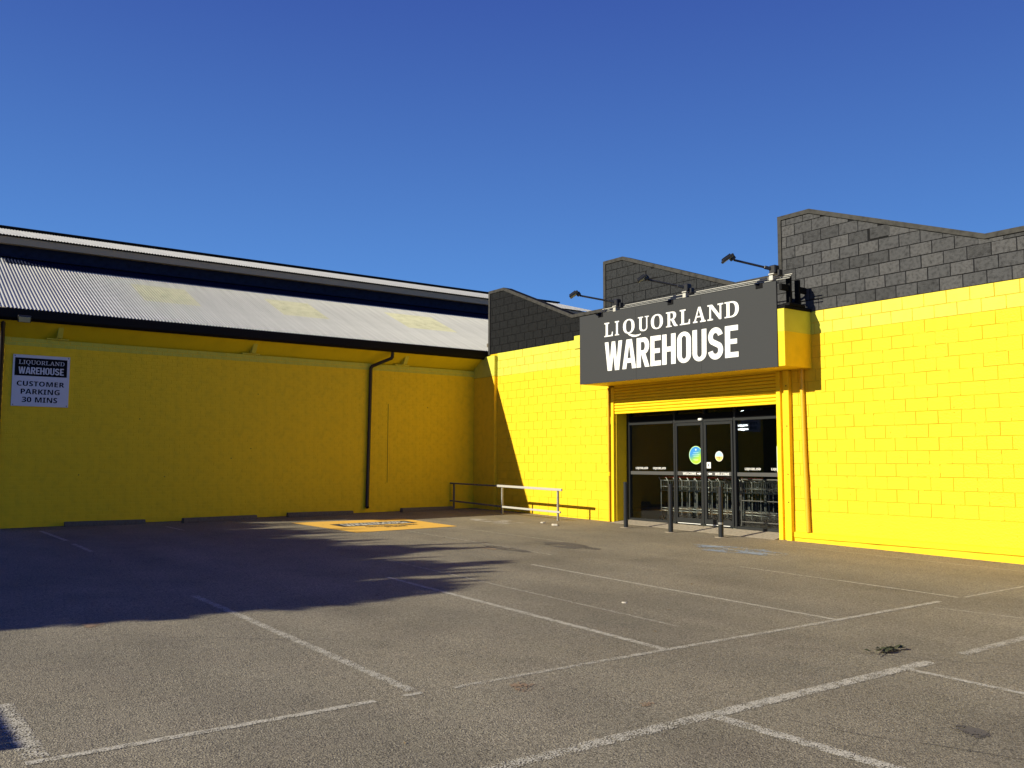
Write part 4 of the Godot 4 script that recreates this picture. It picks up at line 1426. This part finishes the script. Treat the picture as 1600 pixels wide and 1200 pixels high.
# ---------------------------------------------------------------- street furniture
func build_bollards() -> void:
	var at := [Vector2(-0.777, 7.36), Vector2(-0.766, 8.75), Vector2(-0.714, 10.10)]
	var lab := ["black steel bollard before the yellow left door reveal", "plain black steel bollard before the left edge of the sliding doors", "black steel bollard with a silver band near its foot, before the right sliding door"]
	for i in 3:
		var g := on_ground(at[i].x, at[i].y, -0.01)
		var b := thing("bollard", lab[i], "bollard", g, "bollards before the shop entrance")
		var st := S()
		tube(st, [Vector3(0, 0, 0), Vector3(0, 1.0, 0)], 0.052, 18)
		obj("post", st, M.black_frame, b)
		st = S()
		tube(st, [Vector3(0, 1.0, 0), Vector3(0, 1.02, 0), Vector3(0, 1.035, 0)], 0.056, 18)
		obj("cap", st, M.black_frame, b)
		if i == 2:
			st = S()
			tube(st, [Vector3(0, 0.27, 0), Vector3(0, 0.31, 0)], 0.0545, 18)
			obj("reflective_band", st, M.galv, b)
		st = S()
		tube(st, [Vector3(0, 0.0, 0), Vector3(0, 0.016, 0)], 0.13, 20)
		obj("concrete_footing", st, M.concrete, b)

func build_handrail() -> void:
	var t := thing("handrail", "galvanised square tube handrail before the yellow wall in the corner", "handrail", on_ground(-0.86, 2.6))
	var p := -t.position
	var X := Transform3D(Basis(), p)
	for k in [[0.14, -1.32, -0.60], [2.60, -1.38, -0.63], [5.0, -1.43, -0.655]]:
		var st := S()
		box(st, Vector3(-0.86, (k[1] + k[2]) * 0.5, k[0]), Vector3(0.05, k[2] - k[1], 0.05), 0.006)
		obj("post", st, M.galv_shaded if k[0] < 1.0 else M.galv, t, X)
	for k in [[0.0, -0.592, 2.42, -0.618, 0.045], [2.42, -0.615, 5.20, -0.655, 0.06], [0.0, -1.10, 2.57, -1.165, 0.045], [2.66, -1.17, 5.14, -1.205, 0.05]]:
		var st := S()
		bar(st, Vector3(-0.895, k[1], k[0]), Vector3(-0.895, k[3], k[2]), 0.045, k[4], 0.006)
		obj("rail", st, M.rail_light if k[4] > 0.046 else M.galv_shaded, t, X)  # left rails darker: corner shade put into their colour

func build_wheel_stops() -> void:
	var k := [[-11.2, -9.5, 0.30, 0.36, "concrete wheel stop below the white parking notice, against the shaded yellow wall"], [-8.75, -6.85, 0.72, 0.40, "concrete wheel stop second from the left along the shaded wall"], [-6.02, -4.2, 0.36, 0.36, "concrete wheel stop just left of the brown downpipe foot"], [-2.75, -1.0, 0.42, 0.30, "concrete wheel stop between the brown downpipe and the handrail"]]
	for e in k:
		var g := on_ground((e[0] + e[1]) * 0.5, (e[2] + e[3]) * 0.5, -0.005)
		var st := S()
		var L: float = e[1] - e[0]
		extrude(st, PackedVector2Array([Vector2(-0.085, 0), Vector2(0.085, 0), Vector2(0.075, 0.05), Vector2(0.05, 0.11), Vector2(-0.05, 0.11), Vector2(-0.075, 0.05)]), -L * 0.5, L * 0.5, Transform3D(Basis(Vector3(0, 0, -1), Vector3(0, 1, 0), Vector3(1, 0, 0)), Vector3.ZERO))
		var o := obj("wheel_stop", st, M.old_concrete)
		o.position = g
		o.rotation.y = atan2(-(e[3] - e[2]), L)
		tag(o, e[4], "wheel stop", "wheel stops along the shed wall")

func build_trolleys() -> void:
	# one trolley along +z, its handle at -z
	var t0: Node3D = null
	var ord := ["first", "second", "third", "fourth", "fifth", "sixth", "seventh", "eighth", "ninth", "tenth", "eleventh", "twelfth", "thirteenth"]
	for i in 13:
		var lab: String = "wire shopping trolley, %s from the left in the row behind the doors" % ord[i]
		var at := Vector3(1.45 + 0.01 * (i % 3), -1.38, 6.55 + 0.235 * i)
		if i == 0:
			t0 = thing("shopping_trolley", lab, "shopping trolley", at, "nested shopping trolleys inside the shop")
			var st := S()
			tube(st, [Vector3(-0.24, 1.04, -0.12), Vector3(0.24, 1.04, -0.12)], 0.016, 8)
			obj("handle", st, M.red, t0)
			st = S()
			for y in [0.72, 0.82, 0.97]:
				tube(st, [Vector3(-0.23, y, -0.05), Vector3(-0.21, y, 0.5), Vector3(0.21, y, 0.5), Vector3(0.23, y, -0.05), Vector3(-0.23, y, -0.05)], 0.008, 5)
			for k in 10:
				var z := -0.04 + 0.06 * k
				for s in [-1, 1]:
					tube(st, [Vector3(0.22 * s, 0.72, z), Vector3(0.22 * s, 0.97, z)], 0.0045, 4)
				tube(st, [Vector3(-0.22, 0.72, z), Vector3(0.22, 0.72, z)], 0.0045, 4)
			for k in 6:
				tube(st, [Vector3(-0.2 + 0.08 * k, 0.72, 0.5), Vector3(-0.2 + 0.08 * k, 0.97, 0.5)], 0.0045, 4)
			obj("basket", st, M.chrome, t0)
			for s in [-1, 1]:
				st = S()
				tube(st, [Vector3(0.235 * s, 1.04, -0.12), Vector3(0.235 * s, 0.95, -0.04), Vector3(0.235 * s, 0.30, -0.04), Vector3(0.235 * s, 0.2, -0.06), Vector3(0.235 * s, 0.14, -0.06)], 0.013, 6)
				tube(st, [Vector3(0.215 * s, 0.72, 0.40), Vector3(0.215 * s, 0.24, 0.40), Vector3(0.215 * s, 0.14, 0.42)], 0.012, 6)
				obj("upright", st, M.chrome, t0)
			st = S()
			for y in [0.30, 0.24]:
				tube(st, [Vector3(-0.23, y, -0.05), Vector3(-0.2, y - 0.02, 0.5), Vector3(0.2, y - 0.02, 0.5), Vector3(0.23, y, -0.05), Vector3(-0.23, y, -0.05)], 0.011, 6)
			for k in 6:
				tube(st, [Vector3(-0.2 + 0.08 * k, 0.30, -0.05), Vector3(-0.2 + 0.08 * k, 0.28, 0.5)], 0.005, 4)
			obj("lower_tray", st, M.chrome, t0)
			for s in [-1, 1]:
				for z in [-0.06, 0.42]:
					st = S()
					tube(st, [Vector3(0.215 * s - 0.014, 0.065, z), Vector3(0.215 * s + 0.014, 0.065, z)], 0.062, 12)
					obj("wheel", st, M.rubber, t0)
		else:
			var c := t0.duplicate()
			c.name = numbered("shopping_trolley")
			add_child(c)
			c.position = at
			c.set_meta("label", lab)
	var r := thing("trolley_bay_rail", "grey tube trolley bay rail behind the right glass pane", "rail", Vector3(1.15, -1.38, 9.6))
	var st := S()
	tube(st, [Vector3(0, 0, -0.52), Vector3(0, 1.0, -0.52), Vector3(0, 1.03, -0.48), Vector3(0, 1.03, 0.48), Vector3(0, 1.0, 0.52), Vector3(0, 0, 0.52)], 0.02, 8)
	obj("rail_frame", st, M.galv, r)
	for k in [[0.56], [0.09]]:
		st = S()
		tube(st, [Vector3(0, k[0], -0.51), Vector3(0, k[0], 0.51)], 0.014, 8)
		obj("cross_rail", st, M.galv, r)
	# two ceiling tubes seen through the right pane
	for k in [[Vector3(5.0, 1.07, 5.94), "lit ceiling tube behind the right pane, upper and farther of the two"], [Vector3(4.0, 0.915, 6.78), "lit ceiling tube behind the right pane, lower and nearer of the two"]]:
		var l := thing("ceiling_tube", k[1], "ceiling light", k[0], "ceiling tubes inside the shop")
		st = S()
		tube(st, [Vector3(0, 0, -0.18), Vector3(0, 0, 0.18)], 0.018, 8)
		obj("tube", st, M.tube_light, l)
		obj("fitting", bx(-0.04, 0.04, 0.025, 0.06, -0.2, 0.2, 0.004), M.sign_white, l)
		obj("hanger", bx(-0.006, 0.006, 0.06, 1.75 - k[0].y, -0.006, 0.006), M.dark_metal, l)
		var lamp := OmniLight3D.new()
		lamp.name = "tube_glow"
		lamp.position = Vector3(0, -0.05, 0)
		lamp.light_energy = 0.12
		lamp.light_size = 0.05
		lamp.omni_range = 14.0
		lamp.omni_attenuation = 2.0
		lamp.shadow_enabled = true
		lamp.light_color = Color(0.95, 1, 1)
		l.add_child(lamp)

func build_litter() -> void:
	# dead leafy twig
	rng.seed = 5
	var t := thing("fallen_twig", "dark fallen leafy twig lying on the asphalt between the bay lines", "twig", on_ground(-7.42, 17.84, 0.0))
	var st := S()
	tube(st, [Vector3(-0.22, 0.012, 0.08), Vector3(-0.05, 0.03, 0.02), Vector3(0.12, 0.02, -0.04), Vector3(0.26, 0.012, -0.02)], 0.005, 5)
	obj("stem", st, M.bark, t)
	for i in 20:
		st = S()
		var a := rng.randf_range(-0.6, 0.6) + (PI if rng.randf() < 0.5 else 0.0)
		var l := rng.randf_range(0.06, 0.13)
		var o := Vector3(rng.randf_range(-0.15, 0.17), rng.randf_range(0.006, 0.022), rng.randf_range(-0.06, 0.07))
		var d := Vector3(cos(a), rng.randf_range(-0.05, 0.25), sin(a)) * l
		var s := Vector3(-sin(a), rng.randf_range(-0.4, 0.4), cos(a)) * 0.022
		var top := o + d * 0.5 + Vector3(0, 0.01, 0)
		t3(st, o, top + s, o + d, Vector3.UP)
		t3(st, o, o + d, top - s, Vector3.UP)
		obj("leaf", st, M.dryleaf, t)
	for k in [[-1.62, 5.38, 0.06, "pale stone chip lying farther from the wall than its twin, below the right rail post"], [-1.80, 6.06, 0.08, "larger pale broken chip on the asphalt left of the first bollard"], [-7.6, 14.65, 0.028, "tiny white pebble in the bay between two long lines"]]:
		st = S()
		var r := RandomNumberGenerator.new()
		r.seed = int(k[2] * 1000.0)
		var w: float = k[2]
		var pts := []
		for i in 7:
			var a := TAU * i / 7.0
			pts.append(Vector2(cos(a) * w * r.randf_range(0.6, 1.1), sin(a) * w * 1.4 * r.randf_range(0.6, 1.1)))
		block(st, PackedVector2Array(pts), 0.0, w * 0.45, w * 0.15, Transform3D(Basis(Vector3(1, 0, 0), Vector3(0, 0, -1), Vector3(0, 1, 0)), Vector3.ZERO))
		var o := obj("stone_chip", st, M.pale_stone)
		o.position = on_ground(k[0], k[1], -0.002)
		tag(o, k[3], "stone")

# ---------------------------------------------------------------- off-frame things whose shadows fall into view
func leaf_quad(st: SurfaceTool, c: Vector3, s: float) -> void:
	var a := Vector3(rng.randf_range(-1, 1), rng.randf_range(-1, 1), rng.randf_range(-1, 1)).normalized()
	var b := a.cross(Vector3(rng.randf_range(-1, 1), rng.randf_range(-1, 1), rng.randf_range(-1, 1))).normalized()
	q(st, c - a * s, c - b * s * 0.5, c + a * s, c + b * s * 0.5)

func build_trees() -> void:
	rng.seed = 19
	var z := -2.4
	var i := 0
	var names := ["first", "second", "third", "fourth", "fifth", "sixth", "seventh", "eighth", "ninth", "tenth", "eleventh", "twelfth", "thirteenth"]
	while i < 6:
		var x := -24.0 + rng.randf_range(-0.7, 0.7)
		var zc := -1.6 + 2.02 * i
		var t := thing("conifer_tree", "dark spiky evergreen outside the car park's left edge, %s from the shed" % names[i], "tree", Vector3(x, -1.6, zc), "evergreens left of the car park")
		var st := S()
		tube(st, [Vector3(0, 0, 0), Vector3(0.05, 3.0, 0), Vector3(0, 7.0, 0)], 0.14, 8)
		obj("trunk", st, M.bark, t)
		st = S()
		var top: float = [8.3, 8.5, 8.5, 8.6, 8.6, 8.0][i]
		for k in 5200:
			var u := rng.randf()
			var y := lerpf(2.2, top, u)
			var rr := 1.35 * (1.0 if u < 0.8 else sqrt(1.0 - (u - 0.8) / 0.2 * 0.6)) * sqrt(rng.randf())
			if i == 5:
				rr *= 0.80 + 0.14 * sin(y * 6.3) + 0.08 * sin(y * 17.0)
			var a := rng.randf() * TAU
			leaf_quad(st, Vector3(cos(a) * rr * 1.2, y, sin(a) * rr), 0.16)
		for k in 16:
			var a := rng.randf() * TAU
			var rr := rng.randf_range(0.0, 1.25)
			var c := Vector3(cos(a) * rr, 0, sin(a) * rr)
			var h := top + rng.randf_range(0.1, 1.15) * (1.0 - rr * 0.35) - (0.5 if i == 5 else 0.0)
			for n in 150:
				var u := rng.randf()
				var y := lerpf(top - 1.4, h, u)
				var w := 0.20 * (1.0 - u) + 0.015
				leaf_quad(st, c + Vector3(rng.randf_range(-w, w), y, rng.randf_range(-w, w)), 0.09)
		obj("crown", st, M.leaf, t)
		i += 1
	for j in 13:  # added unseen row: thickens the tree shadow, hides sky mirrored in the glass
		var x := -26.8 + rng.randf_range(-0.5, 0.5)
		var t := thing("conifer_tree", "added unseen evergreen in the second row for shadow and reflections, %s from its near end" % names[j], "tree", Vector3(x, -1.6, 8.0 - 2.0 * j), "evergreens left of the car park")
		var st := S()
		tube(st, [Vector3(0, 0, 0), Vector3(0.05, 3.0, 0), Vector3(0, 7.0, 0)], 0.14, 8)
		obj("trunk", st, M.bark, t)
		st = S()
		for k in 6500:
			var u := rng.randf()
			var y := lerpf(0.2, 9.75 if j > 0 else 8.9, u)
			var rr := 1.5 * (0.7 if j == 0 else 1.0) * (1.0 if u < 0.85 else sqrt(1.0 - (u - 0.85) / 0.15 * 0.6)) * sqrt(rng.randf())
			var a := rng.randf() * TAU
			leaf_quad(st, Vector3(cos(a) * rr * 1.2, y, sin(a) * rr), 0.17)
		obj("crown", st, M.leaf, t)
	# added unseen fence, placed to cast the shadow in the lower left corner
	var f := thing("added_shadow_fence", "added unseen timber fence that casts the lower left corner shadow", "fence", Vector3(-17.98, -1.8, 14.05))
	for k in 16:
		obj("paling", bx(-0.012, 0.012, 0.05, 2.2, -1.1 + 0.15 * k, -1.1 + 0.15 * k + 0.143, 0.003), M.timber, f)
	for y in [0.4, 1.7]:
		obj("rail", bx(-0.06, -0.014, y, y + 0.09, -1.1, 1.29), M.timber, f)

func _ready() -> void:
	# camera
	var cam := Camera3D.new()
	cam.name = "camera"
	cam.position = Vector3(-14.9, 0.0, 22.528)
	cam.basis = Basis.from_euler(Vector3(0.0881, -0.624, 0.0033), EULER_ORDER_YXZ)
	cam.fov = rad_to_deg(2.0 * atan(600.0 / 1400.0))
	cam.near = 0.1
	cam.far = 1200.0
	add_child(cam)
	cam.current = true
	# sky
	var sky_m := ProceduralSkyMaterial.new()
	sky_m.sky_top_color = lin(0.0150, 0.022, 0.195)
	sky_m.sky_horizon_color = lin(0.112, 0.325, 0.70)
	sky_m.sky_curve = 0.22
	sky_m.sky_energy_multiplier = 1.0
	sky_m.ground_horizon_color = lin(0.16, 0.15, 0.13)
	sky_m.ground_bottom_color = lin(0.12, 0.11, 0.1)
	sky_m.sun_angle_max = 1.0
	var sky := Sky.new()
	sky.sky_material = sky_m
	var env := Environment.new()
	env.background_mode = Environment.BG_SKY
	env.sky = sky
	env.tonemap_mode = Environment.TONE_MAPPER_LINEAR
	env.tonemap_exposure = 1.45
	env.sdfgi_enabled = true
	env.ssao_enabled = true
	env.ssil_enabled = true
	var we := WorldEnvironment.new()
	we.name = "world_environment"
	we.environment = env
	add_child(we)
	# sun, low behind the shed on the left
	var sun := DirectionalLight3D.new()
	sun.name = "sun"
	sun.basis = Basis.looking_at(Vector3(0.84, -0.45, 0.205).normalized(), Vector3.UP)
	sun.light_energy = 1.6
	sun.light_color = Color(1.0, 0.965, 0.86)
	sun.light_angular_distance = 0.5
	sun.shadow_enabled = true
	add_child(sun)

	make_materials()
	build_ground()
	build_left()
	build_right()
	build_sign()
	build_ground_ad()
	build_parking_notice()
	build_bollards()
	build_handrail()
	build_wheel_stops()
	build_trolleys()
	build_litter()
	build_trees()
	clean_names(self)
